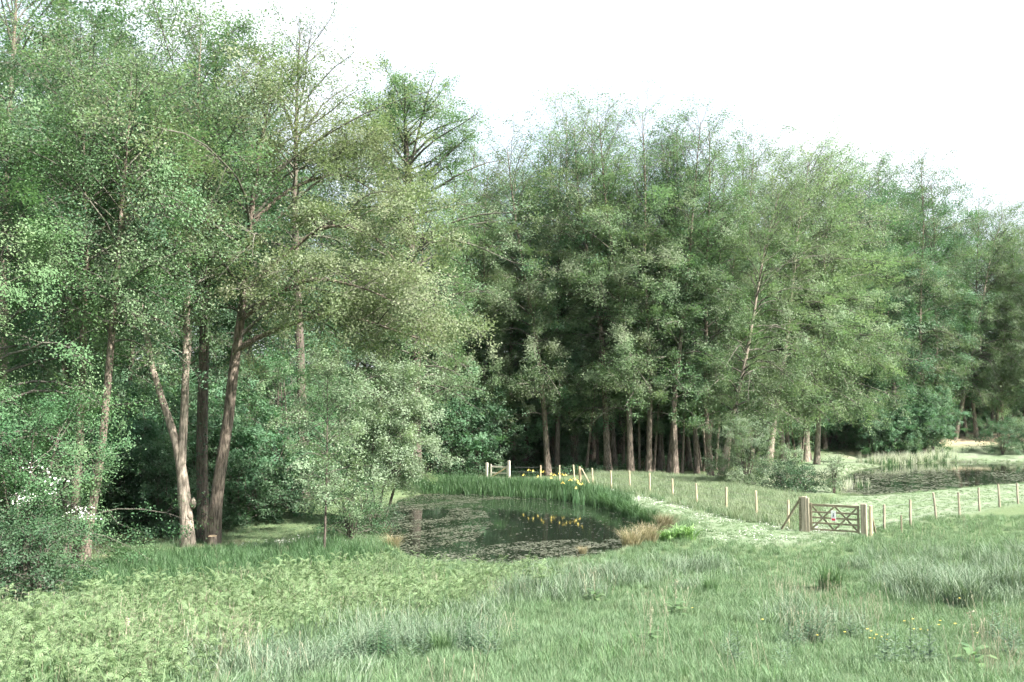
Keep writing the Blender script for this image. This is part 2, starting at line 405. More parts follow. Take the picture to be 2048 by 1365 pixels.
def gen_tree(seed, H, cb, R, nleaf, leaf, trunks=None, r0=.25, lean=(0, 0), nprim=52, nsec=8, nter=5, prof='oval', sparse=0.5, bias=(0, 0), droop=.15,
             clump=.45, jit=.18, spr=.45, mats=('bark', 'twig', 'alder'), extra=(), up=.5, sides=9, twigs=True, flare=1.35, fine=True, asc=48):
    """returns the meshes (trunk, branches, crown); base at the origin. trunks: polylines [(x,y,z,r), ...]"""
    rg = np.random.default_rng(seed)
    if trunks is None:
        k = 6; zz = np.linspace(0, H * .96, k)
        wx = np.cumsum(rg.normal(0, .10, k)) * H / 18; wy = np.cumsum(rg.normal(0, .10, k)) * H / 18; wx[0] = wy[0] = 0
        trunks = [[(lean[0] * z + wx[i] + bias[0] * .3 * (z / H) ** 2, lean[1] * z + wy[i], z, max(.018, r0 * (1 - .93 * (z / H) ** .8))) for i, z in enumerate(zz)]]
    tg = Geo(); paths = []
    for tp in list(trunks) + list(extra):
        c = catmull(tp, 16); c[:, 3] = np.maximum(c[:, 3], .012)
        rad = c[:, 3].copy()
        if tp[0][2] < .2:
            rad *= 1 + (flare - 1) * np.exp(-np.clip(c[:, 2], 0, None) / .35)
            c[0, 2] -= .25
        q = c[:, :3].copy()
        tubes(tg, q[None], rad[None], sides)
        paths.append((q, c[:, 3]))
    trunk_me = tg.mesh('trunk', M[mats[0]], True)
    # primaries
    st, dr, ln, rr, te = [], [], [], [], []
    wsum = [max(.3, p[0][-1, 2] - max(p[0][0, 2], cb)) if i < len(trunks) else .8 * np.linalg.norm(p[0][-1] - p[0][0]) for i, p in enumerate(paths)]
    for pi, (q, rad) in enumerate(paths):
        cnt = max(4, int(round(nprim * wsum[pi] / sum(wsum))))
        is_extra = pi >= len(trunks)
        az = rg.uniform(0, 6.28)
        for i in range(cnt):
            f = (i + rg.uniform(0, .8)) / cnt
            if is_extra:
                u = .3 + .7 * f
            else:
                zt = cb + (q[-1, 2] - cb) * f
                u = np.interp(zt, q[:, 2], np.linspace(0, 1, 16)) if q[-1, 2] > q[0, 2] else f
            s = u * 15; j = min(int(s), 14); p = q[j] + (q[j + 1] - q[j]) * (s - j); r = rad[j]
            az += 2.4 + rg.normal(0, .3)
            t = np.clip((p[2] - cb) / max(H - cb, .1), 0, 1)
            L = R * float(profile(t, prof)) * rg.uniform(.7, 1.15)
            if is_extra: L *= .5
            d = np.array([math.cos(az), math.sin(az)]) + np.array(bias) * .35
            L *= (.75 + .5 * np.linalg.norm(d) / 1.2) * .8 if (bias[0] or bias[1]) else 1
            d /= np.linalg.norm(d) + 1e-6
            el = math.radians(rg.uniform(-9, 18) + asc * float(sstep(.05, .9, t)))
            L = min(L, max(.8, (H + .6 - p[2]) / max(.25, math.sin(el) + .1)))
            st.append(p); dr.append([d[0] * math.cos(el), d[1] * math.cos(el), math.sin(el)]); ln.append(L); rr.append(min(r * .5, .02 + .016 * L)); te.append(t)
    st = np.array(st); dr = np.array(dr); ln = np.array(ln); rr = np.array(rr); te = np.array(te); NP = len(st)
    s = np.linspace(0, 1, 7)
    wig = np.cumsum(np.cumsum(rg.normal(0, .016, (NP, 7, 3)), 1), 1) * ln[:, None, None]; wig -= wig[:, :1]
    PR = st[:, None] + dr[:, None] * (ln[:, None] * s[None])[..., None] + wig
    PR[:, :, 2] += ln[:, None] * (.16 * np.sin(s * math.pi) - droop * s ** 2)[None] * (1 - te[:, None] * .9)
    bg = Geo()
    tubes(bg, PR, rr[:, None] * (1 - .82 * s[None]), 5)
    # secondaries
    ip = np.repeat(np.arange(NP), nsec); ns = len(ip)
    u = rg.uniform(.18, 1, ns) ** .8
    p, tg_ = interp_path(PR[ip], u)
    side = unit(np.cross(tg_, [0, 0, 1.])); sg = rg.choice([-1, 1], ns)[:, None]
    d = unit(tg_ * .75 + side * sg * rg.uniform(.2, .8, (ns, 1)) + rg.normal(0, spr, (ns, 3)) + np.array([0, 0, .12]))
    L2 = ln[ip] * (.50 - .26 * u) * rg.uniform(.6, 1.25, ns)
    s4 = np.linspace(0, 1, 4)
    SE = p[:, None] + d[:, None] * (L2[:, None] * s4)[..., None] + np.cumsum(rg.normal(0, .05, (ns, 4, 3)), 1) * L2[:, None, None] * np.array([0, 1, 1, 1])[None, :, None]
    SE[:, :, 2] += L2[:, None] * (-.12 * s4 ** 2)
    r2 = np.clip(rr[ip] * .42 * (1 - .5 * u), .006, .05)
    if twigs: tubes(bg, SE, r2[:, None] * (1 - .75 * s4[None]), 3)
    # twigs
    it = np.repeat(np.arange(ns), nter); nt_ = len(it)
    u3 = rg.uniform(.15, 1, nt_)
    p, tg_ = interp_path(SE[it], u3)
    side = unit(np.cross(tg_, [0, 0, 1.])); sg = rg.choice([-1, 1], nt_)[:, None]
    d = unit(tg_ * .7 + side * sg * rg.uniform(.3, 1, (nt_, 1)) + rg.normal(0, spr * 1.1, (nt_, 3)))
    L3 = np.clip(L2[it] * .5 * rg.uniform(.6, 1.3, nt_), .15, 1.3)
    TE = np.stack([p, p + d * L3[:, None]], 1)
    if fine: tubes(bg, TE[::2], np.stack([np.full(len(TE[::2]), .006), np.full(len(TE[::2]), .0025)], 1), 3)
    br_me = bg.mesh('branches', M[mats[1]], True)
    # leaves
    w2 = np.exp(rg.normal(0, clump, ns))
    h = (p[:, 2] - cb) / max(H - cb, .1)
    w = w2[it] * L3 * (1 - sparse * sstep(.45, .95, h)); w /= w.sum()
    k = rg.choice(nt_, nleaf, p=w)
    f = rg.uniform(.05, 1.15, nleaf)[:, None]
    C = TE[k, 0] * (1 - f) + TE[k, 1] * f + rg.normal(0, jit, (nleaf, 3)) * np.array([1, 1, .85])
    cen = np.array([np.mean([q[0][-1, 0] for q in paths]), np.mean([q[0][-1, 1] for q in paths]), cb + (H - cb) * .35])
    nb = rg.normal(0, .38, (ns, 3)) + np.array([0, 0, .35]); tn = rg.uniform(0, 1, ns)
    ok = C[:, 2] > .05; C = C[ok]; k2 = it[k][ok]
    lg = Geo(); leaf_quads(lg, C, leaf, rg, up=up, out=unit(C - cen), base=nb[k2], tone=tn[k2])
    return trunk_me, br_me, lg.mesh('crown', M[mats[2]])

def ivy_mesh(seed, path, n=900, size=.09, h0=0, h1=99):
    """ivy leaves wrapped round a stem given as (x,y,z,r) points"""
    rg = np.random.default_rng(seed); c = catmull(path, 40); g = Geo()
    zz = c[:, 2]; k = rg.integers(0, 40, n); k = k[(zz[k] >= h0) & (zz[k] <= h1)]
    a = rg.uniform(0, 6.28, len(k)); r = c[k, 3] + rg.uniform(.0, .14, len(k))
    off = np.stack([np.cos(a), np.sin(a), np.zeros(len(k))], 1)
    C = c[k, :3] + off * r[:, None]; C[:, 2] += rg.uniform(-.25, .25, len(k))
    leaf_quads(g, C, size, rg, up=.15, aspect=.9, out=off * 3)
    return g.mesh('ivy', M['ivy'])

def place_tree(name, meshes, loc, label, rotz=0, scale=1.0, group=None, cat='tree', ivy=None, tilt=0):
    t = bpy.data.objects.new(name, None); COL.objects.link(t)
    t.empty_display_size = .3
    t.location = loc; t.rotation_euler = (0, 0, rotz); t.scale = (scale,) * 3 if isinstance(scale, (int, float)) else scale
    if tilt: t.rotation_euler = (Matrix.Rotation(tilt, 3, 'Y') @ Matrix.Rotation(rotz, 3, 'Z')).to_euler()
    t['label'] = label; t['category'] = cat
    if group: t['group'] = group
    for nm, me in zip(('trunk', 'branches', 'crown'), meshes):
        if me is not None: link(nm, me, t)
    if ivy is not None: link('ivy', ivy, t)
    return t

# ------------------------------------------------------------------ ground and water
Z_PATH = [(1150, 966), (1260, 983), (1350, 1004), (1440, 1030), (1540, 1048), (1600, 1058), (1760, 1063), (1700, 1076), (1640, 1090), (1500, 1094), (1410, 1088), (1395, 1056), (1340, 1030), (1250, 1010), (1150, 988)]
Z_LAWN_R = [(1622, 1060), (1745, 1060), (1900, 1033), (2048, 1008), (2200, 980), (2420, 945), (2420, 925), (2100, 925), (1900, 960), (1690, 990), (1660, 1004), (1600, 1012)]
Z_LAWN_F = [(1420, 965), (1430, 948), (1560, 928), (1640, 912), (1760, 905), (1790, 925), (1690, 950), (1670, 990), (1600, 985), (1480, 972)]
Z_BANK_R = [(1840, 925), (1880, 893), (2000, 885), (2400, 890), (2400, 935), (1960, 928)]
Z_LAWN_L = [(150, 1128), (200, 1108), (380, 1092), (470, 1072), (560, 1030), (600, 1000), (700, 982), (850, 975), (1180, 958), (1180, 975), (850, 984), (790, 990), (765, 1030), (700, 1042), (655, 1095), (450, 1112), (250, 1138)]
Z_WOOD = [(-900, 1160), (60, 1135), (180, 1112), (360, 1086), (470, 1064), (580, 1002), (650, 975), (780, 965), (960, 956), (1080, 953), (1300, 948), (1450, 940), (1540, 915), (1650, 905), (1760, 905), (1870, 893), (1890, 872), (2050, 868), (2900, 868), (2900, 700), (-900, 700)]
Z_SAND = [(1868, 890), (1900, 873), (1990, 866), (2070, 872), (2065, 884), (1985, 886), (1890, 899)]
Z_SAND2 = [[(1690, 912), (1705, 900), (1738, 893), (1738, 908)], [(190, 1116), (250, 1106), (250, 1112), (200, 1120)], [(400, 1092), (470, 1082), (475, 1086), (415, 1097)]]
def zone(x, y, z, polys):
    u, v = project(x, y, z); r = np.zeros(np.shape(x), bool)
    for p in polys: r |= inpoly(u, v, p)
    return r & (np.asarray(y) > 6)

def axis(a0, a1, step, far_lo, far_hi, g=1.16):
    mid = list(np.arange(a0, a1 + 1e-6, step)); lo, hi = [], []
    s = step; p = a0
    while p > far_lo: s *= g; p -= s; lo.append(p)
    s = step; p = a1
    while p < far_hi: s *= g; p += s; hi.append(p)
    return np.array(lo[::-1] + mid + hi)
gx = axis(-24, 34, .42, -700, 700); gy = axis(9, 74, .42, -300, 1200, 1.05)
XX, YY = np.meshgrid(gx, gy); ZZ = ground_z(XX, YY)
nx, ny = len(gx), len(gy)
idx = np.arange(nx * ny).reshape(ny, nx)
FQ = np.stack([idx[:-1, :-1], idx[:-1, 1:], idx[1:, 1:], idx[1:, :-1]], -1).reshape(-1, 4)
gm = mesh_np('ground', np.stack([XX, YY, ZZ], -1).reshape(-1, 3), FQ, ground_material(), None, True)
fx, fy, fz = XX.ravel(), YY.ravel(), ZZ.ravel()
def blur(a, it=1):
    a = a.reshape(ny, nx).astype(float)
    for _ in range(it):
        b = np.pad(a, 1, mode='edge'); a = (b[1:-1, 1:-1] * 2 + b[:-2, 1:-1] + b[2:, 1:-1] + b[1:-1, :-2] + b[1:-1, 2:]) / 6
    return a.ravel()
masks = {'lawn': blur(zone(fx, fy, fz, [Z_PATH, Z_LAWN_R, Z_LAWN_F, Z_BANK_R]), 2),  # left lawn left out: its shade is painted as darker rough ground
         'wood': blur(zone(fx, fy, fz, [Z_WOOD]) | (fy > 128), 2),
         'sand': blur(zone(fx, fy, fz, [Z_SAND] + Z_SAND2), 1),
         'mud': np.maximum(1 - sstep(-.15, .25, poly_sd(fx, fy, POND_A)), 1 - sstep(-.15, .25, poly_sd(fx, fy, POND_B)))}
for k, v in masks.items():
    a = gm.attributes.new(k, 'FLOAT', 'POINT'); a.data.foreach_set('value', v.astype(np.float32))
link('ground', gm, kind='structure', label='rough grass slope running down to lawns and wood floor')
wm = water_material()
for nm, P, lb in (('pond_water', POND_A, 'dark still water of the near pond'), ('pond_water', POND_B, 'dark still water of the far pond beyond the lawn')):
    c = P.mean(0); Q = c + (P - c) * 1.03
    me = mesh_np('water', np.column_stack([Q, np.full(len(Q), WATER)]), np.arange(len(Q))[None], wm)
    link(nm, me, kind='structure', label=lb)

# ------------------------------------------------------------------ trees: the ones that stand out
def tp(pts, Y, dy=None, fat=.86):
    """pixel track of a stem at depth Y -> local (x,y,z,r)"""
    b = gpos(pts[0][0], Y, pts[0][1]); out = []
    for i, (u, v, r) in enumerate(pts):
        yy = Y + (dy[i] if dy else 0); p = at(u, v, yy); out.append((p[0] - b[0], yy - Y, p[2] - b[2], r * fat))
    out[0] = (0, 0, 0, pts[0][2] * fat)
    return b, out
def spath(pts, Y, base, dy=None):
    out = []
    for i, (u, v, r) in enumerate(pts):
        yy = Y + (dy[i] if dy else 0); p = at(u, v, yy); out.append((p[0] - base[0], yy - base[1], p[2] - base[2], r))
    return out

# leaning pair and slim stem beside the hawthorn
b, t = tp([(166, 1136, .21), (178, 1050, .18), (196, 950, .16), (207, 860, .15), (222, 690, .13), (232, 560, .10), (245, 400, .07), (262, 200, .03)], 32)
place_tree('leaning_tree', gen_tree(21, 17.5, 7.0, 4.2, 38000, .085, [t], mats=('bark', 'twig', 'alder'), sparse=.3), b, 'brown trunk leaning right beside the white-flowered hawthorn, nearest the lawn edge')
b, t = tp([(146, 1132, .20), (152, 1000, .18), (160, 850, .16), (166, 690, .14), (172, 520, .11), (168, 350, .07), (165, 180, .03)], 32.4)
place_tree('upright_tree', gen_tree(22, 17.5, 7.5, 4.2, 34000, .085, [t], mats=('bark', 'twig', 'deep'), sparse=.3), b, 'upright brown trunk just behind the hawthorn, second stem from the left')
b, t = tp([(128, 1120, .12), (132, 960, .10), (134, 760, .09), (126, 560, .06), (120, 420, .02)], 33.2)
place_tree('slim_tree', gen_tree(23, 12.5, 6.0, 2.6, 9000, .085, [t], mats=('barkdark', 'twig', 'deep'), nprim=26), b, 'slimmest dark stem rising behind the hawthorn')
# forked pale trunk with the swollen foot
b, t = tp([(376, 1098, .29), (373, 1040, .265), (369, 1000, .27), (363, 940, .215), (352, 885, .18), (330, 815, .15), (306, 740, .13), (270, 545, .10), (246, 420, .08), (228, 280, .05), (215, 130, .02)], 36.3)
t2 = spath([(361, 935, .18), (366, 875, .155), (371, 760, .135), (374, 600, .12), (381, 430, .095), (394, 240, .06), (402, 70, .02)], 36.3, b)
fk = place_tree('forked_tree', gen_tree(24, 19.5, 8.0, 5.2, 62000, .09, [t, t2], mats=('barkpale', 'twig', 'alder'), nprim=60, sparse=.35), b, 'pale forked trunk with swollen knobbly foot at the lawn edge')
for (u, v, r, dyy) in [(363, 1000, .12, -.17), (384, 1006, .11, -.17), (377, 1032, .11, -.20), (370, 1058, .11, -.20)]:
    p = at(u, v, 36.3 + dyy); g = Geo()
    tubes(g, np.array([[(0, .1, -.22), (0, .02, -.14), (0, -.02, 0), (0, 0, .09), (0, .08, .16)]]), np.array([[.02, r * .9, r * 1.1, r * .8, .02]]), 9)
    link('burl', g.mesh('burl', M['barkpale'], True), fk, (p[0] - b[0], dyy + .12, p[2] - b[2]))
# ivy stem
ivp = [(408, 1078, .27), (404, 900, .25), (408, 700, .22), (412, 560, .18), (420, 380, .12), (430, 150, .04)]
b, t = tp(ivp, 38.6)
place_tree('ivy_clad_tree', gen_tree(25, 18.5, 8.5, 4.5, 36000, .09, [t], mats=('barkdark', 'twig', 'deep')), b, 'straight dark ivy-stemmed trunk between the forked trunk and the leaning bare one', ivy=ivy_mesh(3, t, 1500, .08, .3, 9))
# big leaning trunk with the long drooping limb
b, t = tp([(424, 1070, .30), (438, 960, .26), (455, 850, .235), (467, 740, .22), (478, 665, .20), (488, 580, .16), (500, 450, .12), (520, 300, .08), (545, 160, .03)], 37.5)
limb = spath([(474, 700, .12), (520, 674, .10), (600, 642, .085), (668, 628, .07), (740, 645, .05), (800, 665, .03), (868, 688, .015)], 37.5, b, [0, -.3, -.8, -1.2, -1.5, -1.7, -1.9])
limb2 = spath([(487, 585, .10), (560, 520, .085), (650, 455, .07), (740, 470, .04), (790, 520, .015)], 37.5, b, [0, -.4, -1.0, -1.4, -1.6])
limb4 = spath([(482, 640, .09), (540, 600, .075), (620, 560, .06), (720, 575, .04), (800, 610, .012)], 37.5, b, [0, -1.2, -2.6, -3.4, -3.8])
limb3 = spath([(500, 450, .09), (580, 380, .07), (680, 350, .045), (760, 390, .015)], 37.5, b, [0, .4, .8, 1.0])
place_tree('spreading_tree', gen_tree(26, 17.8, 7.6, 6.4, 100000, .09, [t], extra=[limb, limb2, limb3, limb4], bias=(1.0, -.25), nprim=100, mats=('bark', 'twig', 'olive'), prof='broad', sparse=.25, droop=.25), b, 'big brown trunk leaning right with a long limb arching towards the pond')
# bright broad-leaved tree at the left edge and the ash above it
place_tree('bright_tree', gen_tree(27, 13.6, 3.2, 4.6, 80000, .078, r0=.2, mats=('bark', 'twig', 'maple'), prof='broad', nprim=60, sparse=.1, clump=.8), gpos(-40, 31.0), 'bright green broad-leaved tree filling the left edge above the hawthorn')
place_tree('ash_tree', gen_tree(28, 27, 10, 7.2, 56000, .15, r0=.34, mats=('bark', 'twig', 'ash'), prof='broad', sparse=.3, clump=.9), gpos(8, 44), 'tall dark-trunked tree with fresh green drooping leaves in the top left corner')
# tall pointed tree left of the pond
b, t = tp([(832, 960, .46), (830, 800, .42), (832, 690, .40), (824, 560, .36), (820, 430, .31), (814, 320, .22), (810, 240, .12), (806, 172, .03)], 65)
place_tree('tall_pointed_tree', gen_tree(29, 25.4, 4.5, 5.6, 84000, .125, [t], mats=('barkdark', 'twig', 'alder'), nprim=120, nsec=7, nter=4, sparse=-1.3, clump=.35, jit=.22, asc=30), b, 'tallest pointed tree standing alone against the sky beyond the near pond', ivy=ivy_mesh(4, t, 2600, .13, 9, 22))
# airy top behind the spreading tree
b, t = tp([(610, 980, .34), (600, 700, .28), (590, 450, .20), (592, 260, .12), (600, 60, .02)], 54)
place_tree('airy_tree', gen_tree(30, 25.8, 13, 5.2, 12000, .11, [t], mats=('barkdark', 'twig', 'alder2'), sparse=.55, nprim=46, nter=4, clump=.7), b, 'airy half-bare treetop showing thin grey twigs above the spreading canopy')

# ------------------------------------------------------------------ trees of the wood, copied
MID = [gen_tree(101, 27.0, 4.4, 4.3, 40000, .122, r0=.23, mats=('bark', 'twig', 'alder'), sparse=.86, sides=7, jit=.20, droop=.25, nprim=70, nsec=7, nter=4),
       gen_tree(102, 26.5, 4.2, 4.9, 44000, .122, r0=.25, mats=('bark', 'twig', 'alder2'), sparse=.8, sides=7, jit=.20, droop=.25, nprim=70, nsec=7, nter=4),
       gen_tree(103, 25.5, 4.0, 4.7, 44000, .128, r0=.23, mats=('barkdark', 'twig', 'deep'), sparse=.72, sides=7, jit=.20, droop=.25, nprim=70, nsec=7, nter=4),
       gen_tree(104, 28.0, 4.2, 3.9, 24000, .118, r0=.21, mats=('bark', 'twig', 'alder'), sparse=.9, sides=7, jit=.18, droop=.15, nprim=70, nsec=7, nter=4),
       gen_tree(105, 24.5, 4.0, 6.0, 54000, .128, r0=.25, lean=(.03, -.02), bias=(.7, -.4), mats=('barkpale', 'twig', 'alder2'), prof='broad', sparse=.65, sides=7, jit=.20, droop=.3, nprim=78, nsec=7, nter=4),
       gen_tree(106, 24.5, 2.0, 5.6, 28000, .190, r0=.22, mats=('barkdark', 'twig', 'deep'), prof='broad', sparse=.2, sides=6, jit=.26, droop=.25, nprim=60, nsec=6, nter=3)]
TILT = {1096: -8, 1216: -6, 1230: -3, 1261: -5.5, 1297: -1, 1318: 2, 1338: 1.5, 1351: 5.5, 1380: -5, 1394: -6, 1408: 4, 1422: 2, 1441: 9, 1478: 3, 1537: 5, 1566: -4, 1577: 5, 1612: -1, 1634: 1, 1912: 11, 1936: -1, 1956: 3.5, 1986: 5, 1996: 2, 2006: 6}
def mid(u, Y, var, s, label, rot=None, name='woodland_tree', group=None, sx=None):
    r = random.Random(int(u * 7 + Y * 13))
    loc = gpos(u, Y); sw = s * r.uniform(.88, 1.12)
    return place_tree(name, MID[var], (loc[0], loc[1], loc[2] - .05), label, r.uniform(0, 6.28) if rot is None else rot, (sw, sw, s), group, tilt=math.radians(TILT.get(u, r.uniform(-2, 2))))
PI = math.pi
G_ROW = 'trees in the row behind the stake fence'
row = [
 (1096, 77.0, 1, 1.02, PI * .0, 'brown trunk leaning left behind the far end of the stake fence, ivy high on it'),
 (1114, 79.0, 2, 1.06, None, 'dark upright trunk standing close behind the far left-leaning one'),
 (1216, 77.5, 1, 1.08, PI * .1, 'dark left-leaning trunk in the wood row behind the strainer post'),
 (1230, 80.0, 2, 1.08, None, 'darker twin stem just right of the left-leaning trunk behind the strainer post'),
 (1261, 76.0, 1, 1.08, 0, 'thick brown trunk tilting left with a sawn knot, mid row behind the fence'),
 (1297, 76.5, 3, 1.04, None, 'straight knobbly brown trunk right of the thick tilting one'),
 (1318, 80.5, 2, 1.1, None, 'slim shaded trunk right of the straight knobbly one'),
 (1338, 79.0, 3, 1.04, None, 'slender upright stem left of the pale leaning trunk'),
 (1351, 75.5, 0, 1.06, 0, 'tall pale trunk leaning right, brightest of the wood row'),
 (1380, 81.0, 2, 1.08, None, 'mossy dark stem close behind the tall pale leaning trunk'),
 (1394, 78.5, 3, .98, None, 'thin left-leaning stem in the dense stem cluster'),
 (1408, 80.0, 0, .94, PI, 'thin brown stem in the middle of the dense stem cluster'),
 (1422, 77.0, 0, 1.04, 1.2, 'straight brown trunk at the right end of the dense stem cluster'),
 (1441, 76.5, 4, .95, .2, 'leaf-wrapped trunk leaning right next to the round willow shrub'),
 (1478, 86.0, 0, 1.08, None, 'brown stem rising behind the round willow shrub'),
 (1506, 89.0, 1, 1.12, None, 'stem between the round willow shrub and the mossy trunk'),
 (1537, 87.0, 4, 1.15, .0, 'mossy green-stemmed trunk leaning right over the lawn'),
 (1566, 91.0, 4, 1.15, .3, 'left stem of the forked brown pair on the far lawn'),
 (1577, 91.5, 0, 1.05, .1, 'right stem of the forked brown pair on the far lawn'),
 (1612, 94.0, 4, 1.15, -.2, 'shaded brown trunk left of the reddish straight one'),
 (1634, 90.0, 4, 1.08, .35, 'straight reddish trunk at the right end of the wood row'),
]
for u, Y, var, s, rot, lb in row: mid(u, Y, var, s, lb, rot, group=G_ROW)
for (u, Y, w) in [(1150, 82, .62), (1172, 79, .55), (1196, 83, .6), (1246, 82, .6), (1279, 80, .55), (1307, 79, .5), (1328, 83, .6), (1364, 78, .5), (1371, 83, .6), (1402, 83, .55), (1414, 79, .5), (1431, 82, .6), (1455, 84, .55), (1520, 93, .6), (1592, 95, .55), (1603, 92, .5), (1622, 97, .6)]:
    r_ = random.Random(u); l_ = gpos(u, Y); place_tree('slender_tree', MID[3], (l_[0], l_[1], l_[2] - .05), 'slender stem squeezed between the thicker trunks of the wood row', r_.uniform(0, 6.28), (w, w, r_.uniform(.8, .98)), 'slender stems in the wood row', tilt=math.radians(r_.uniform(-8, 8)))
G_FAR = 'trees round the far pond'
far = [
 (1688, 112, 1, 1.12, None, 'slim tree in the dark gap left of the far leafy thicket'),
 (1722, 108, 2, 1.16, None, 'dark tree at the left end of the far leafy thicket'),
 (1762, 110, 1, 1.2, None, 'tree with bare upper stem above the dark thicket, left of centre'),
 (1800, 107, 2, 1.24, None, 'tall rounded tree forming the top of the right-hand wood'),
 (1842, 110, 1, 1.22, None, 'tall tree just right of the highest far crown'),
 (1878, 113, 2, 1.2, None, 'tree between the thicket and the bare sandy ground'),
 (1912, 115, 4, 1.15, .4, 'trunk leaning right at the left edge of the bare sandy ground'),
 (1936, 118, 3, 1.0, None, 'thin straight stem standing on the bare sandy ground'),
 (1956, 116, 0, 1.1, 0, 'tall pale trunk in the middle of the bare sandy ground'),
 (1986, 121, 2, .98, None, 'left of the three dark stems behind the bare sandy ground'),
 (1996, 123, 3, .98, None, 'middle of the three dark stems behind the bare sandy ground'),
 (2006, 120, 1, .96, None, 'right of the three dark stems behind the bare sandy ground'),
 (2048, 117, 1, .98, None, 'tree at the right edge of the photo beyond the far pond'),
]
for u, Y, var, s, rot, lb in far: mid(u, Y, var, s, lb, rot, group=G_FAR)
G_BACK = 'trees massed deep in the wood'
for (u, Y, var, s) in [(2110, 112, 4, .98), (2170, 118, 2, 1.0), (2230, 110, 1, 1.0), (2020, 134, 2, .95), (1900, 136, 5, 1.05), (1960, 142, 5, 1.0), (1820, 130, 5, 1.1), (1750, 128, 5, 1.05), (1690, 126, 5, .95), (2090, 138, 5, .95), (1660, 138, 5, 1.05), (1790, 118, 5, 1.2), (1868, 120, 5, 1.16), (1740, 119, 5, 1.16), (1940, 128, 5, 1.1), (1720, 142, 5, 1.05), (1790, 144, 5, 1.1), (2000, 150, 5, 1.1), (2060, 152, 5, 1.1), (1870, 150, 5, 1.1)]:
    mid(u, Y, var, s, 'tree massed at the back of the wood beyond the far pond', group='trees massed beyond the far pond')
for (u, Y, var, s) in [(1105, 88, 0, 1.14), (1150, 86, 3, 1.16), (1185, 90, 0, 1.2), (1240, 94, 3, 1.08), (1300, 92, 0, 1.08), (1360, 95, 3, 1.08), (1420, 92, 0, 1.06), (1480, 100, 3, 1.05), (1545, 104, 0, 1.04), (1600, 106, 3, 1.0), (1650, 108, 1, 1.16), (1680, 116, 1, 1.16),
                       (1150, 104, 5, .95), (1230, 108, 5, .98), (1310, 106, 5, .98), (1390, 108, 5, .98), (1470, 112, 5, .98), (1560, 116, 5, .98), (1630, 120, 5, .95), (1180, 122, 5, 1.0), (1270, 124, 5, 1.0), (1350, 124, 5, 1.0), (1440, 128, 5, 1.0), (1520, 130, 5, 1.0), (1590, 134, 5, 1.0)]:
    mid(u, Y, var, s, 'tree massed behind the wood row beyond the stake fence', group='trees massed behind the stake fence row')
for (u, Y, var, s) in [(890, 80, 5, .78), (945, 84, 5, .86), (1000, 92, 5, 1.05), (950, 79, 1, .95), (895, 77, 1, .92), (862, 74, 0, .88), (915, 88, 2, .98), (975, 88, 3, 1.02), (1030, 84, 1, .98), (1050, 86, 2, 1.0), (1060, 98, 3, 1.12), (1020, 100, 2, 1.08), (980, 104, 5, .92), (910, 100, 5, .85), (840, 92, 5, .86), (775, 84, 5, .86), (705, 70, 1, .96), (735, 78, 1, .98), (720, 76, 2, .90), (680, 88, 5, .92), (930, 118, 2, .9), (1060, 120, 5, .95), (800, 112, 2, .9)]:
    mid(u, Y, var, s, 'tree massed behind the near pond between the pointed tree and the wood row', group='trees massed behind the near pond')
for (u, Y, var, s) in [(655, 66, 2, .80), (560, 62, 5, .88), (500, 56, 2, .92), (430, 60, 5, .98), (360, 53, 2, .92), (300, 62, 5, 1.05), (240, 50, 2, .92), (170, 56, 5, 1.0), (100, 48, 2, .95), (40, 60, 5, 1.08), (-30, 50, 2, 1.0), (-110, 56, 5, 1.0),
                       (600, 78, 5, .98), (480, 74, 5, 1.05), (380, 78, 5, 1.1), (250, 74, 5, 1.1), (120, 74, 5, 1.12), (0, 76, 5, 1.1), (-120, 44, 2, .9)]:
    mid(u, Y, var, s, 'tree massed in the dark wood behind the forked and leaning trunks', group='trees massed behind the left canopy')

# ------------------------------------------------------------------ bushes
def bush(seed, H, R, n, leaf, mat, stems=5, cb=.25, prof='dome', spread=.5, r=.04, nprim=40, twig='twig', bark='barkdark', sparse=.15, clump=.6, jit=.1):
    rg = np.random.default_rng(seed); tr = []
    for i in range(stems):
        a = i / stems * 6.28 + rg.uniform(0, .8); q = rg.uniform(.4, 1) * spread * R
        x, y = math.cos(a), math.sin(a)
        tr.append([(x * .06, y * .06, 0, r), (x * q * .4, y * q * .4, H * .4, r * .75), (x * q * .8 + rg.normal(0, .05) * H, y * q * .8, H * rg.uniform(.75, .92), r * .25)])
    return gen_tree(seed, H, cb, R, n, leaf, tr, nprim=nprim, nsec=6, nter=4, prof=prof, sparse=sparse, mats=(bark, twig, mat), sides=5, jit=jit, clump=clump, droop=.1, fine=False)
def put(name, meshes, loc, label, rotz=0, scale=1., cat='bush', group=None):
    return place_tree(name, meshes, loc, label, rotz, scale, group, cat)

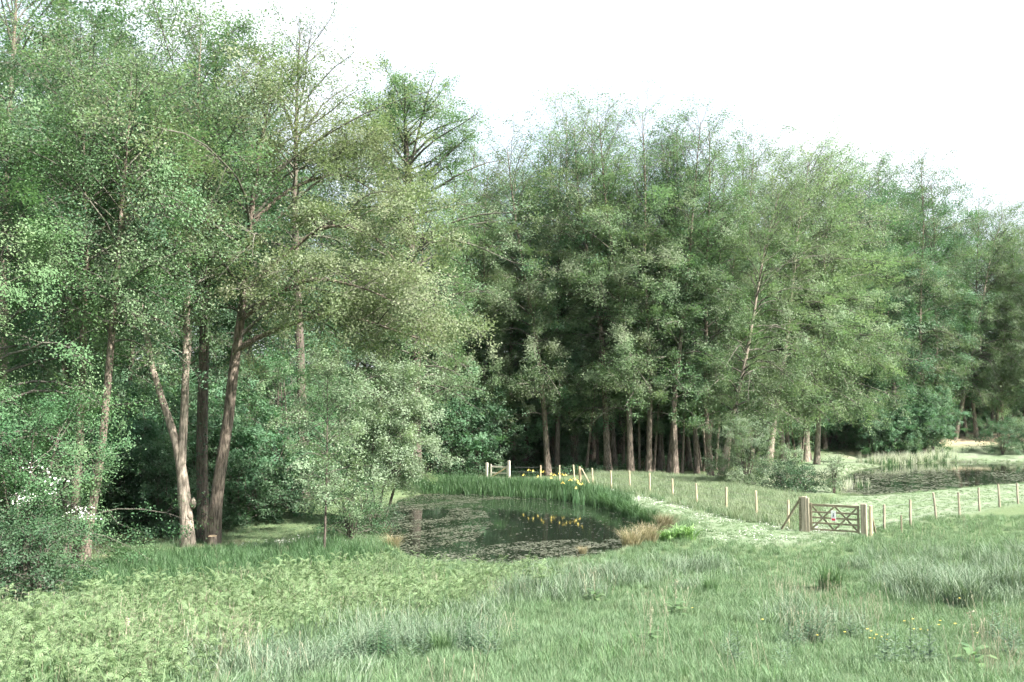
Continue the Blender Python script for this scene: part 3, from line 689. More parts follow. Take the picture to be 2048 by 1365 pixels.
hw_loc = gpos(40, 28.8, 1200)
hw = put('hawthorn_bush', bush(41, 5.0, 3.1, 42000, .062, 'haw', 6, .5, spread=.45, r=.06, nprim=60, jit=.12, clump=.8), hw_loc, 'dark hawthorn bush dotted with white blossom at the lower left')
put('hawthorn_bush', bush(42, 3.4, 2.6, 24000, .062, 'haw', 5, .2, spread=.5, r=.05, clump=.8), gpos(-90, 27.5, 1200), 'low dark hawthorn bush at the very left edge below the blossom')
g_b = [(45, 993, 26), (62, 998, 18), (125, 962, 14), (78, 934, 12), (95, 950, 10), (150, 1020, 20), (168, 1028, 16), (178, 1036, 8), (38, 1010, 10), (116, 985, 8), (30, 925, 6)]
for i, (u, v, n) in enumerate(g_b):
    rg = np.random.default_rng(500 + i); p = np.array(at(u, v, 26.3 + rg.uniform(-.3, .6)))
    C = p - np.array(hw_loc) + rg.normal(0, .14, (n * 2, 3)) * np.array([1.3, 1, .5])
    g = Geo(); leaf_quads(g, C, .042, rg, up=.9, aspect=.95)
    link('blossom', g.mesh('blossom', M['white']), hw)
put('scrub_bush', bush(43, 1.7, 1.5, 9000, .06, 'under', 5, .1), gpos(70, 25.6, 1230), 'dark low scrub bush under the hawthorn beside the bracken')
put('scrub_bush', bush(44, 1.5, 1.6, 8000, .06, 'under', 5, .1), gpos(-30, 24.6, 1250), 'dark scrub bush at the left edge in front of the hawthorn')

b, t = tp([(648, 1120, .055), (650, 1060, .045), (652, 1000, .04), (654, 900, .03), (655, 760, .008)], 34.2)
put('young_tree', gen_tree(45, 6.3, 1.7, 1.7, 12000, .075, [t], nprim=44, nsec=6, nter=4, mats=('barkdark', 'twig', 'willow'), sparse=.1, jit=.12, flare=1.1), b, 'slender young tree with one thin stem at the edge of the bracken', cat='tree')
b, t = tp([(766, 1058, .08), (782, 1000, .07), (800, 930, .05), (806, 840, .03), (808, 760, .01)], 43.6)
ta = spath([(761, 1058, .065), (762, 1000, .055), (774, 930, .04), (782, 810, .01)], 43.6, b)
tb = spath([(757, 1058, .065), (748, 1010, .055), (744, 940, .035), (748, 850, .01)], 43.6, b)
for q in (ta, tb): q[0] = (q[0][0], q[0][1], 0.0, q[0][3])
put('sallow_tree', gen_tree(46, 7.0, 1.9, 2.0, 44000, .085, [t, ta, tb], nprim=80, nsec=6, nter=5, mats=('barkdark', 'twig', 'sallow'), prof='broad', sparse=.2, jit=.13, flare=1.1), b, 'grey-green many-stemmed tree leaning over the left bank of the near pond', cat='tree')
put('sallow_tree', bush(47, 7.6, 3.4, 30000, .085, 'haw', 6, .8, spread=.5, r=.07, nprim=60, clump=.7), gpos(575, 50.5, 1010), 'rounded darker green small tree behind the slender young one', cat='tree')
put('sallow_tree', bush(48, 6.5, 3.0, 20000, .085, 'haw', 6, .6, spread=.5, r=.06, nprim=50), gpos(668, 58, 1000), 'dark leafy small tree between the rounded one and the pond-side grey-green tree', cat='tree')
put('bank_bush', bush(49, 1.9, 1.5, 10000, .055, 'haw', 7, .1), gpos(702, 38.6, 1090), 'low dark green bush on the bank left of the near pond')
put('bank_bush', bush(50, 1.2, 1.0, 5000, .055, 'under', 6, .1), gpos(745, 40.5, 1080), 'small dark bush between the low bank bush and the pond edge')
put('willow_shrub', bush(51, 4.0, 2.1, 26000, .085, 'willow', 9, .1, spread=.85, nprim=70), gpos(1491, 66.5, 970), 'round willow shrub standing inside the stake fence')
put('willow_shrub', bush(52, 2.6, .85, 4200, .085, 'willow', 4, .3, prof='oval'), gpos(1583, 69, 960), 'narrow small shrub between the round willow and the far pond')
put('willow_shrub', bush(53, 2.2, .7, 2600, .085, 'willow', 4, .3, prof='oval'), gpos(1668, 60.5, 985), 'narrow leafy shrub at the left corner of the far pond')
put('bramble_clump', bush(54, 1.1, 1.5, 5000, .09, 'under', 6, .05), gpos(1560, 63, 985), 'dark bramble clump below the round willow shrub')
put('bramble_clump', bush(55, 1.0, 1.6, 5000, .09, 'under', 6, .05), gpos(1608, 61, 988), 'dark bramble clump beside the pale reed patch')
put('bank_shrub', bush(56, 3.0, 3.0, 15000, .10, 'deep', 7, .2), gpos(2005, 104.5, 905), 'dense green shrub on the right bank of the far pond')
put('bank_shrub', bush(57, 3.2, 3.2, 15000, .10, 'willow', 7, .2), gpos(2050, 105.5, 905), 'paler shrub at the right edge of the far pond bank')
put('holly_bush', bush(58, 4.6, 1.5, 9000, .09, 'ivy', 4, .5), gpos(1150, 80, 945), 'dark grey-green evergreen bush behind the strainer post')
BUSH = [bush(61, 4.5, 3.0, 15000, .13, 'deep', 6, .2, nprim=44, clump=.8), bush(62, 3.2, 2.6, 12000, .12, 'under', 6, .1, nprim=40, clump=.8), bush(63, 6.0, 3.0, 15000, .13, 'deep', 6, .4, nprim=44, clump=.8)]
def bushes(spots, label, group):
    for (u, Y, k, s) in spots:
        r = random.Random(int(u * 3 + Y * 17)); l = gpos(u, Y)
        put('woodland_shrub', BUSH[k], l, label, r.uniform(0, 6.28), s, group=group)
bushes([(1745, 104.5, 0, 1.0), (1775, 105, 2, 1.05), (1800, 104, 0, 1.05), (1825, 104.5, 2, 1.1), (1850, 105, 0, 1.05), (1868, 107, 2, 1.0), (1785, 109, 2, 1.3), (1840, 110, 2, 1.3)], 'dense dark shrub in the thicket behind the far pond reeds', 'shrubs of the far thicket')
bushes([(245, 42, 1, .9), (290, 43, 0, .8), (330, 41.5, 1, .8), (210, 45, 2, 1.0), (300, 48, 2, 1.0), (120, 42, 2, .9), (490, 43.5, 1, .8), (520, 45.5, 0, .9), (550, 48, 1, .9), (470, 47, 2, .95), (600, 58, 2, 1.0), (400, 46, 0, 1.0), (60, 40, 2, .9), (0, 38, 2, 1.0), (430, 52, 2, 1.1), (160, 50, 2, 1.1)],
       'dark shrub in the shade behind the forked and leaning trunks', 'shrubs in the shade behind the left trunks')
bushes([(690, 70, 1, 1.1), (740, 72, 1, 1.2), (790, 71, 1, 1.2), (850, 72, 1, 1.3), (890, 74, 2, 1.25), (925, 75, 0, 1.2), (955, 78, 2, 1.2), (880, 84, 2, 1.5), (1000, 84, 2, 1.2), (1050, 88, 1, 1.3), (960, 92, 2, 1.4)],
       'leafy shrub at the wood edge behind the near pond reeds', 'shrubs behind the near pond')
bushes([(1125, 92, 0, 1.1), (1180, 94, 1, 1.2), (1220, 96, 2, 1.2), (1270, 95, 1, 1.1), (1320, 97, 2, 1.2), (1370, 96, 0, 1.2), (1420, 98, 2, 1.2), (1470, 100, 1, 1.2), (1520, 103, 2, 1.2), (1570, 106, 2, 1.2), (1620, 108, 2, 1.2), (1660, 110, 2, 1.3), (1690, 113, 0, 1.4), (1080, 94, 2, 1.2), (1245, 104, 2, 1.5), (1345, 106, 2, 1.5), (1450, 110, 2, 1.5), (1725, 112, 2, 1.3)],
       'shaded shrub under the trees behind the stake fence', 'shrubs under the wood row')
bushes([(1900, 128, 2, 1.2), (1940, 130, 2, 1.2), (1980, 131, 2, 1.2), (2020, 127, 2, 1.2), (2060, 126, 0, 1.2), (2100, 122, 2, 1.2), (1885, 122, 2, .9)], 'shrub in the wood behind the bare sandy ground', 'shrubs behind the sandy ground')
# ------------------------------------------------------------------ small plants: tufts that are scattered, and single plants
def blades(geo, n, h, w, spread, lean, rg, seg=3, base=.05, tipw=.15, hv=.4, az=None, curl=1.0, up=None):
    """n curved grass blades fanning from a base of radius `base`"""
    a = rg.uniform(0, 6.28, n) if az is None else az
    r = base * np.sqrt(rg.uniform(0, 1, n)); ba = rg.uniform(0, 6.28, n)
    P0 = np.stack([r * np.cos(ba), r * np.sin(ba), np.zeros(n) - .03], 1)
    hh = h * (1 - hv * rg.uniform(0, 1, n)); out = hh * (lean + spread * rg.uniform(0, 1, n))
    d = np.stack([np.cos(a), np.sin(a), np.zeros(n)], 1); side = np.stack([-np.sin(a + rg.normal(0, .5, n)), np.cos(a), np.zeros(n)], 1)
    s = np.linspace(0, 1, seg + 1)
    V = []
    for k in range(seg + 1):
        t = s[k]
        z = hh * (t - .25 * curl * t ** 3 * (spread + lean))
        c = P0 + d * (out * t ** 1.8)[:, None] + np.array([0, 0, 1.]) * z[:, None]
        ww = w * (1 - (1 - tipw) * t ** 1.5) * .5
        V.append(c - side * ww); V.append(c + side * ww)
    V = np.stack(V, 1).reshape(n, 2 * (seg + 1), 3)
    b = np.arange(n)[:, None] * 2 * (seg + 1)
    rr = rg.uniform(0, 1, n)
    fs = np.concatenate([b + np.array([[2 * k, 2 * k + 1, 2 * k + 3, 2 * k + 2]]) for k in range(seg)], 0)
    geo.add(V.reshape(-1, 3), fs, np.tile(rr, seg))
def src(name, me): return bpy.data.objects.new(name, me)      # a shape to scatter, not itself in the scene

def scatter(name, sources, P, rot, scl, vid, label, cat):
    me = bpy.data.meshes.new(name); me.from_pydata([], [], []); me.vertices.add(len(P)); me.vertices.foreach_set('co', np.asarray(P, np.float32).ravel())
    a = me.attributes.new('rot', 'FLOAT_VECTOR', 'POINT'); a.data.foreach_set('vector', np.asarray(rot, np.float32).ravel())
    a = me.attributes.new('scl', 'FLOAT', 'POINT'); a.data.foreach_set('value', np.asarray(scl, np.float32))
    a = me.attributes.new('vid', 'INT', 'POINT'); a.data.foreach_set('value', np.asarray(vid, np.int32))
    o = link(name, me, label=label, cat=cat, kind='stuff')
    nt = bpy.data.node_groups.new(name, 'GeometryNodeTree')
    nt.interface.new_socket('Geometry', in_out='INPUT', socket_type='NodeSocketGeometry')
    nt.interface.new_socket('Geometry', in_out='OUTPUT', socket_type='NodeSocketGeometry')
    gi = nt.nodes.new('NodeGroupInput'); go = nt.nodes.new('NodeGroupOutput'); jn = nt.nodes.new('GeometryNodeJoinGeometry')
    def named(n, t):
        q = nt.nodes.new('GeometryNodeInputNamedAttribute'); q.data_type = t; q.inputs['Name'].default_value = n; return q.outputs['Attribute']
    r_ = named('rot', 'FLOAT_VECTOR'); s_ = named('scl', 'FLOAT'); v_ = named('vid', 'INT')
    e2r = nt.nodes.new('FunctionNodeEulerToRotation'); nt.links.new(r_, e2r.inputs[0])
    for i, s in enumerate(sources):
        oi = nt.nodes.new('GeometryNodeObjectInfo'); oi.inputs['Object'].default_value = s
        cp = nt.nodes.new('FunctionNodeCompare'); cp.data_type = 'INT'; cp.operation = 'EQUAL'
        ins = [q for q in cp.inputs if q.enabled]
        nt.links.new(v_, ins[0]); ins[1].default_value = i
        ip = nt.nodes.new('GeometryNodeInstanceOnPoints')
        nt.links.new(gi.outputs[0], ip.inputs['Points']); nt.links.new(cp.outputs[0], ip.inputs['Selection'])
        nt.links.new(oi.outputs['Geometry'], ip.inputs['Instance']); nt.links.new(e2r.outputs[0], ip.inputs['Rotation']); nt.links.new(s_, ip.inputs['Scale'])
        nt.links.new(ip.outputs['Instances'], jn.inputs[0])
    nt.links.new(jn.outputs[0], go.inputs[0])
    md = o.modifiers.new('scatter', 'NODES'); md.node_group = nt
    return o
def sow(n, x0, x1, y0, y1, rg, polys=None, notpolys=(), near=None, pond=.1, keep=None, jit=.35):
    """n candidate spots in a rectangle, thinned with distance, kept inside the zones"""
    x = rg.uniform(x0, x1, n); y = rg.uniform(y0, y1, n)
    k = np.abs(x) < y * .56 + 2.5
    if near: k &= rg.uniform(0, 1, n) < np.minimum(1, (near / y) ** 1.6)
    x, y = x[k], y[k]; z = ground_z(x, y)
    k = np.ones(len(x), bool)
    jx = x + rg.normal(0, jit, len(x)); jy = y + rg.normal(0, jit * 1.6, len(x))
    if polys: k &= zone(jx, jy, z, polys)
    if notpolys: k &= ~zone(jx, jy, z, notpolys)
    if pond is not None: k &= (poly_sd(x, y, POND_A) > pond) & (poly_sd(x, y, POND_B) > pond)
    if keep is not None: k &= keep(x, y) > rg.uniform(0, 1, len(x))
    return np.stack([x[k], y[k], z[k]], 1)
def lay(name, sources, P, rg, s0, s1, label, cat, tilt=.12, wind=0):
    n = len(P)
    rot = np.stack([rg.normal(0, tilt, n), rg.normal(wind, tilt, n), rg.uniform(0, 6.28, n)], 1)
    return scatter(name, sources, P, rot, rg.uniform(s0, s1, n), rg.integers(0, len(sources), n), label, cat)
def patchy(x, y, f, ph, lo, hi):
    q = np.sin(x * f + ph) * np.cos(y * f * .9 + ph * 1.7) + .6 * np.sin(x * f * 2.1 - y * f * 1.6 + ph) + .4 * np.cos(x * f * 3.7 + y * f * 3.1)
    return sstep(lo, hi, q)

rg = np.random.default_rng(77)
def tuft(seed, mat, **kw):
    g = Geo(); blades(g, rg=np.random.default_rng(seed), **kw); return src('tuft', g.mesh('tuft', mat))
T_MEADOW = [tuft(1, M['meadow'], n=44, h=.27, w=.010, spread=.5, lean=.1, base=.17), tuft(2, M['meadow'], n=40, h=.33, w=.009, spread=.45, lean=.15, base=.16), tuft(3, M['meadow'], n=48, h=.21, w=.010, spread=.7, lean=.1, base=.18)]
T_SHORT = [tuft(4, M['meadow'], n=30, h=.11, w=.012, spread=.8, lean=.2, base=.16, seg=2), tuft(5, M['meadow'], n=26, h=.15, w=.012, spread=.8, lean=.2, base=.16, seg=2)]
T_BLUE = [tuft(6, M['blue'], n=36, h=.60, w=.012, spread=.5, lean=.15, base=.2), tuft(7, M['blue'], n=36, h=.48, w=.012, spread=.7, lean=.2, base=.2)]
T_TALL = [tuft(8, M['tall'], n=20, h=.80, w=.024, spread=.45, lean=.12, base=.16), tuft(9, M['tall'], n=18, h=.95, w=.022, spread=.5, lean=.15, base=.16)]
T_LUSH = [tuft(16, M['reed'], n=20, h=.80, w=.024, spread=.45, lean=.12, base=.16), tuft(17, M['tall'], n=18, h=.95, w=.022, spread=.5, lean=.15, base=.16), tuft(18, M['reed'], n=18, h=.9, w=.022, spread=.6, lean=.15, base=.16)]
T_FENCE = [tuft(10, M['pale'], n=30, h=.55, w=.016, spread=.35, lean=.1, base=.25), tuft(11, M['meadow'], n=24, h=.45, w=.018, spread=.4, lean=.1, base=.25)]
T_REED = [tuft(12, M['reed'], n=18, h=1.05, w=.028, spread=.28, lean=.04, base=.22, hv=.5), tuft(13, M['reed'], n=16, h=.85, w=.03, spread=.45, lean=.05, base=.22, hv=.5)]
T_PALE = [tuft(14, M['palereed'], n=16, h=1.35, w=.035, spread=.15, lean=.02, base=.25, hv=.5), tuft(15, M['reed'], n=16, h=1.0, w=.035, spread=.25, lean=.05, base=.25, hv=.5)]
def straw(seed):
    r = np.random.default_rng(seed); g = Geo(); n = 6
    a = r.uniform(0, 6.28, n); ln = r.uniform(.05, .35, n); h = r.uniform(.5, .95, n)
    b = np.stack([r.normal(0, .3, n), r.normal(0, .3, n), np.full(n, -.04)], 1)
    s = np.linspace(0, 1, 4)
    P = b[:, None] + np.stack([np.cos(a)[:, None] * (ln * h)[:, None] * s ** 1.6, np.sin(a)[:, None] * (ln * h)[:, None] * s ** 1.6, h[:, None] * s], -1)
    tubes(g, P, np.broadcast_to(np.array([.0035, .003, .0028, .002]), (n, 4)), 3)
    top = P[:, -1]; d = unit(P[:, -1] - P[:, -2])
    tubes(g, np.stack([top, top + d * .05, top + d * .10], 1), np.broadcast_to(np.array([.002, .007, .001]), (n, 3)), 3)
    return src('straw', g.mesh('straw', M['straw']))
T_STRAW = [straw(1), straw(2), straw(3)]

def frond(g, p, d, L, rg, width=.5, droop=.5, pin=7, lift=.25):
    """one pinnate fern blade from p along horizontal direction d"""
    d = np.array(d, float); d /= np.linalg.norm(d); sd = np.array([-d[1], d[0], 0])
    s = np.linspace(0, 1, pin + 1)
    R = np.array([p + d * L * (t - .12 * t ** 3) + np.array([0, 0, L * (lift * t - droop * t ** 2.2)]) for t in s])
    tubes(g, R[None], (np.linspace(.006, .002, pin + 1))[None], 3)
    for k in range(1, pin + 1):
        t = s[k]; wl = L * width * (1 - t) ** .8 * min(1, .55 + t * 2.2) * .62 + .018
        tg = unit(R[k] - R[k - 1])
        for sg in (-1, 1):
            q = unit(sd * sg + tg * .35 + np.array([0, 0, rg.uniform(-.25, .12)]))
            e = R[k] + q * wl; c = L * .36 / pin
            m1 = R[k] + q * wl * .5 + np.array([0, 0, .012])
            V = [R[k] - tg * c * .7, R[k] + tg * c * .7, m1 + tg * c * .75, e + np.array([0, 0, -.25 * wl]), m1 - tg * c * .75]
            g.add(V, [[0, 1, 2, 4]], rg.uniform(0, 1)); g.add([V[4], V[2], V[3]], [[0, 1, 2]], rg.uniform(0, 1))
def bracken(seed, h):
    r = np.random.default_rng(seed); g = Geo()
    a0 = r.uniform(0, 6.28); ln = r.normal(0, .08, 2)
    top = np.array([ln[0], ln[1], h])
    tubes(g, np.array([[(0, 0, -.04), top * [.3, .3, .5], top]]), np.array([[.009, .008, .006]]), 4)
    for (da, L, lf) in ((0, .20, 1.1), (2.0, .17, .7), (-2.0, .17, .7)):
        a = a0 + da + r.normal(0, .2)
        frond(g, top + np.array([0, 0, -.03 if da else 0]), (math.cos(a), math.sin(a), 0), L * r.uniform(.8, 1.2), r, lift=lf, droop=.55)
    for k in range(2):
        a = a0 + 1 + 3.1 * k; frond(g, top * np.array([.6, .6, .68 - .1 * k]), (math.cos(a), math.sin(a), 0), .12, r, lift=.5, pin=6)
    return src('bracken', g.mesh('bracken', M['brack']))
T_BRACK = [bracken(i, h) for i, h in enumerate((.44, .56, .34, .64, .50))]
def leafy(seed, mat, n, h, r, size, asp=.7):
    q = np.random.default_rng(seed); g = Geo()
    C = np.stack([q.normal(0, r, n), q.normal(0, r, n), h * q.uniform(.05, 1, n) ** 1.2], 1)
    leaf_quads(g, C, size, q, up=1.0, aspect=asp); return src('leafy', g.mesh('leafy', mat))
T_UNDER = [leafy(1, M['under'], 90, .45, .35, .09), leafy(2, M['under'], 90, .6, .35, .10), leafy(3, M['deep'], 80, .7, .35, .10)]
T_DAISY = []
for sd in range(2):
    q = np.random.default_rng(900 + sd); g = Geo()
    C = np.stack([q.normal(0, .22, 9), q.normal(0, .22, 9), q.uniform(.05, .12, 9)], 1)
    leaf_quads(g, C, .042, q, up=2.5, aspect=1.0); T_DAISY.append(src('daisy', g.mesh('daisy', M['white'])))

Z_BRACK = [(-400, 1262), (60, 1245), (180, 1205), (330, 1190), (480, 1180), (580, 1155), (660, 1140), (760, 1138), (870, 1152), (1000, 1156), (1100, 1158), (1060, 1195), (960, 1215), (800, 1245), (640, 1262), (520, 1300), (420, 1345), (300, 1420), (-400, 1480)]
Z_REEDGRASS = [(150, 1150), (260, 1122), (420, 1112), (560, 1104), (650, 1096), (760, 1110), (700, 1130), (600, 1150), (500, 1185), (330, 1195), (200, 1200)]
Z_BLUE = [[(1700, 1125), (1800, 1112), (1950, 1108), (2200, 1098), (2200, 1190), (2048, 1215), (1880, 1215), (1740, 1185)], [(1060, 1150), (1180, 1135), (1330, 1128), (1420, 1135), (1400, 1180), (1250, 1200), (1080, 1215), (960, 1230)],
          [(420, 1345), (540, 1285), (700, 1262), (860, 1240), (980, 1238), (960, 1300), (820, 1345), (500, 1400)], [(1540, 1225), (1660, 1225), (1700, 1260), (1560, 1300)], [(1380, 1130), (1430, 1120), (1480, 1150), (1400, 1170)]]
LAWNS = [Z_PATH, Z_LAWN_R, Z_LAWN_F, Z_BANK_R, Z_LAWN_L]
Z_FENCE_GRASS = [(1175, 968), (1185, 950), (1310, 952), (1440, 962), (1480, 975), (1560, 990), (1660, 1004), (1625, 1012), (1600, 1060), (1540, 1050), (1440, 1032), (1350, 1006), (1260, 985)]
Z_MEADOW_OFF = [Z_WOOD, Z_BRACK, Z_FENCE_GRASS] + LAWNS

P = sow(90000, -18, 30, 11, 47, rg, None, Z_MEADOW_OFF + [Z_REEDGRASS], near=20, pond=.25)
lay('meadow_grass', T_MEADOW, P, rg, .55, 1.15, 'bright green meadow grass covering the near slope', 'grass', .16)
P = sow(42000, -18, 30, 11, 40, rg, [Z_BRACK], (), near=20, pond=.5, keep=lambda x, y: .35 + .65 * patchy(x, y, 1.1, 2.0, -.6, .4))
lay('bracken', T_BRACK, P, rg, .6, 1.2, 'pale green young bracken massed on the near left slope', 'bracken', .26)
P = sow(14000, -18, 30, 11, 36, rg, [Z_BRACK], (), near=20, pond=.3)
lay('bracken_grass', T_TALL + T_MEADOW + T_STRAW[:1], P, rg, .4, .75, 'green grass growing between the bracken stems', 'grass', .14)
P = sow(20000, -20, 30, 11, 38, rg, Z_BLUE, (), near=22, pond=.4, keep=lambda x, y: patchy(x, y, 1.3, .4, -.5, .5))
lay('bluish_grass', T_BLUE, P, rg, .8, 1.5, 'tall grey-green grass in drifts across the slope', 'grass', .18)
P = sow(14000, -18, 30, 11, 46, rg, None, [Z_WOOD] + LAWNS, near=20, pond=.4, keep=lambda x, y: .16 * patchy(x, y, .9, 2.2, .3, 1.2) + .45 * zone(x, y, ground_z(x, y), [[(1540, 1195), (1740, 1190), (1770, 1290), (1600, 1300)], [(180, 1270), (480, 1240), (520, 1330), (380, 1365), (180, 1365)], [(1130, 1150), (1230, 1150), (1230, 1210), (1130, 1210)], [(1950, 1270), (2100, 1250), (2100, 1400), (1960, 1400)]]))
lay('dry_stems', T_STRAW, P, rg, .45, .85, 'thin straw-coloured dead grass stems standing in the meadow', 'grass', .15)
P = sow(9000, -18, 30, 11, 46, rg, None, Z_MEADOW_OFF + [Z_REEDGRASS], near=20, pond=.4, keep=lambda x, y: patchy(x, y, .8, .6, .5, 1.2))
lay('coarse_grass', T_TALL, P, rg, .35, .6, 'coarser dark green grass in patches across the meadow', 'grass', .18)
P = sow(9000, -16, 2, 26, 40, rg, [Z_REEDGRASS], (), pond=.2)
lay('lush_grass', [T_LUSH[0], T_LUSH[2]], P, rg, .5, .95, 'lush dark green long grass between the bracken and the lawn', 'grass', .14, wind=-.2)
P = sow(16000, 2, 22, 40, 78, rg, [Z_FENCE_GRASS], (), pond=.3)
lay('fence_grass', T_FENCE, P, rg, .7, 1.1, 'tall pale grass growing along the inside of the stake fence', 'grass', .12)
P = sow(60000, -18, 40, 33, 75, rg, LAWNS, (), near=40, pond=.15)
lay('lawn_grass', T_SHORT, P, rg, .5, 1.0, 'short mown grass of the lawns and the path', 'grass', .2)
P = sow(4500, -10, 20, 33, 72, rg, [Z_PATH], (), pond=.3, keep=lambda x, y: patchy(x, y, 1.1, 1.0, -.6, .6))
P2 = sow(3500, -16, -3, 34, 48, rg, [[(500, 1094), (640, 1076), (660, 1090), (560, 1102)], [(640, 1020), (690, 985), (740, 985), (700, 1015)]], (), pond=.3)
lay('daisies', T_DAISY, np.vstack([P, P2]), rg, .6, 1.2, 'tiny white daisies sprinkled over the mown path', 'daisies', .1)
P = sow(26000, -45, 75, 36, 128, rg, [Z_WOOD], [Z_SAND], pond=.5, near=60)
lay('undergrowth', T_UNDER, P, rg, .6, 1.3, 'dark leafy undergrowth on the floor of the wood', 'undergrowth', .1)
# edge growth where lawns meet the wood, and round the ponds
def rim(Pn, a, b, n, lo, hi, rg):
    m = len(Pn); i0, i1 = int(a * m), int(b * m); k = rg.uniform(i0, i1 - 1, n); i = k.astype(int) % m; t = (k - k.astype(int))[:, None]
    p = Pn[i] * (1 - t) + Pn[(i + 1) % m] * t; c = Pn.mean(0); d = unit(p - c); o = rg.uniform(lo, hi, n)[:, None]
    q = p + d * o; return np.column_stack([q, np.maximum(ground_z(q[:, 0], q[:, 1]), WATER - .05)])
def rim_uv(pts, n, w, rg, z=WATER):
    """spots along a shore line given by picture points"""
    Q = np.array([on_plane(u, v, z) for u, v in pts]); L = np.r_[0, np.cumsum(np.linalg.norm(np.diff(Q, axis=0), axis=1))]
    s = rg.uniform(0, L[-1], n); x = np.interp(s, L, Q[:, 0]) + rg.normal(0, w, n); y = np.interp(s, L, Q[:, 1]) + rg.normal(0, w, n)
    return np.column_stack([x, y, np.maximum(ground_z(x, y), WATER - .06)])
P = rim_uv([(835, 986), (900, 984), (960, 986), (1050, 991), (1120, 996), (1160, 1000)], 1500, .55, rg)
P = np.vstack([P, P + np.array([0, 1.3, 0]), rim_uv([(1160, 1000), (1200, 1006), (1240, 1016)], 260, .4, rg)])
P[:, 2] = np.maximum(ground_z(P[:, 0], P[:, 1]), WATER - .06)
lay('pond_reeds', T_REED, P, rg, .7, 1.15, 'dense dark green reeds along the far edge of the near pond', 'reeds', .1)
P = np.vstack([rim_uv([(1745, 932), (1800, 928), (1850, 924), (1890, 921)], 330, .8, rg), rim_uv([(1612, 975), (1640, 972), (1672, 972)], 260, 1.0, rg)])
lay('pale_reeds', T_PALE, P, rg, .6, .95, 'pale bleached reeds at the edges of the far pond', 'reeds', .1)
P = np.vstack([rim(POND_A, 0, 1, 700, .05, .7, rg), rim(POND_B, 0, 1, 900, .05, .9, rg)])
lay('shore_grass', T_FENCE, P, rg, .3, .6, 'green grass fringe along the pond shores', 'grass', .2)

# floating weed
def weed(P0, n, rg, f):
    x = rg.uniform(P0[:, 0].min(), P0[:, 0].max(), n); y = rg.uniform(P0[:, 1].min(), P0[:, 1].max(), n)
    k = (poly_sd(x, y, P0) < -.15) & (f(x, y) > rg.uniform(0, 1, n)); x, y = x[k], y[k]
    return np.column_stack([x, y, np.full(len(x), WATER + .006) + rg.uniform(0, .006, len(x))])
def weed_a(x, y):
    u, v = project(x, y, np.full(len(x), WATER))
    open_ = inpoly(u, v, [(960, 1000), (1110, 1000), (1250, 1010), (1300, 1040), (1260, 1078), (1140, 1080), (1040, 1084), (975, 1092), (950, 1080), (985, 1050), (970, 1022)]) | inpoly(u, v, [(820, 1022), (900, 1020), (890, 1036), (830, 1040)])
    return np.where(open_, .03, .15 + .85 * patchy(x, y, .9, .3, -.7, .3)) * (.25 + .75 * patchy(x, y, 3.1, 1.1, -.8, .3))
def weed_b(x, y):
    u, v = project(x, y, np.full(len(x), WATER)); return sstep(935, 952, v) * (.1 + .9 * patchy(x, y * .55, .55, .9, -.6, .4)) * (.3 + .7 * patchy(x, y, 2.3, .2, -.7, .3))
for P0, n, f, s, lb in ((POND_A, 60000, weed_a, .13, 'grey-green weed floating on the near pond'), (POND_B, 60000, weed_b, .24, 'grey-green weed floating on the far pond')):
    C = weed(P0, n, rg, f); g = Geo(); m = len(C)
    a = rg.uniform(0, 6.28, m); ss = s * rg.uniform(.5, 1.2, m)[:, None]
    d = np.stack([np.cos(a), np.sin(a), rg.normal(0, .05, m)], 1) * ss * .5; e = np.stack([-np.sin(a), np.cos(a), rg.normal(0, .05, m)], 1) * ss * .38
    g.add(np.stack([C - d, C + e, C + d, C - e], 1).reshape(-1, 3), np.arange(4 * m).reshape(m, 4), rg.uniform(0, 1, m))
    link('floating_weed', g.mesh('weed', M['weed']), label=lb, cat='pond weed', kind='stuff')

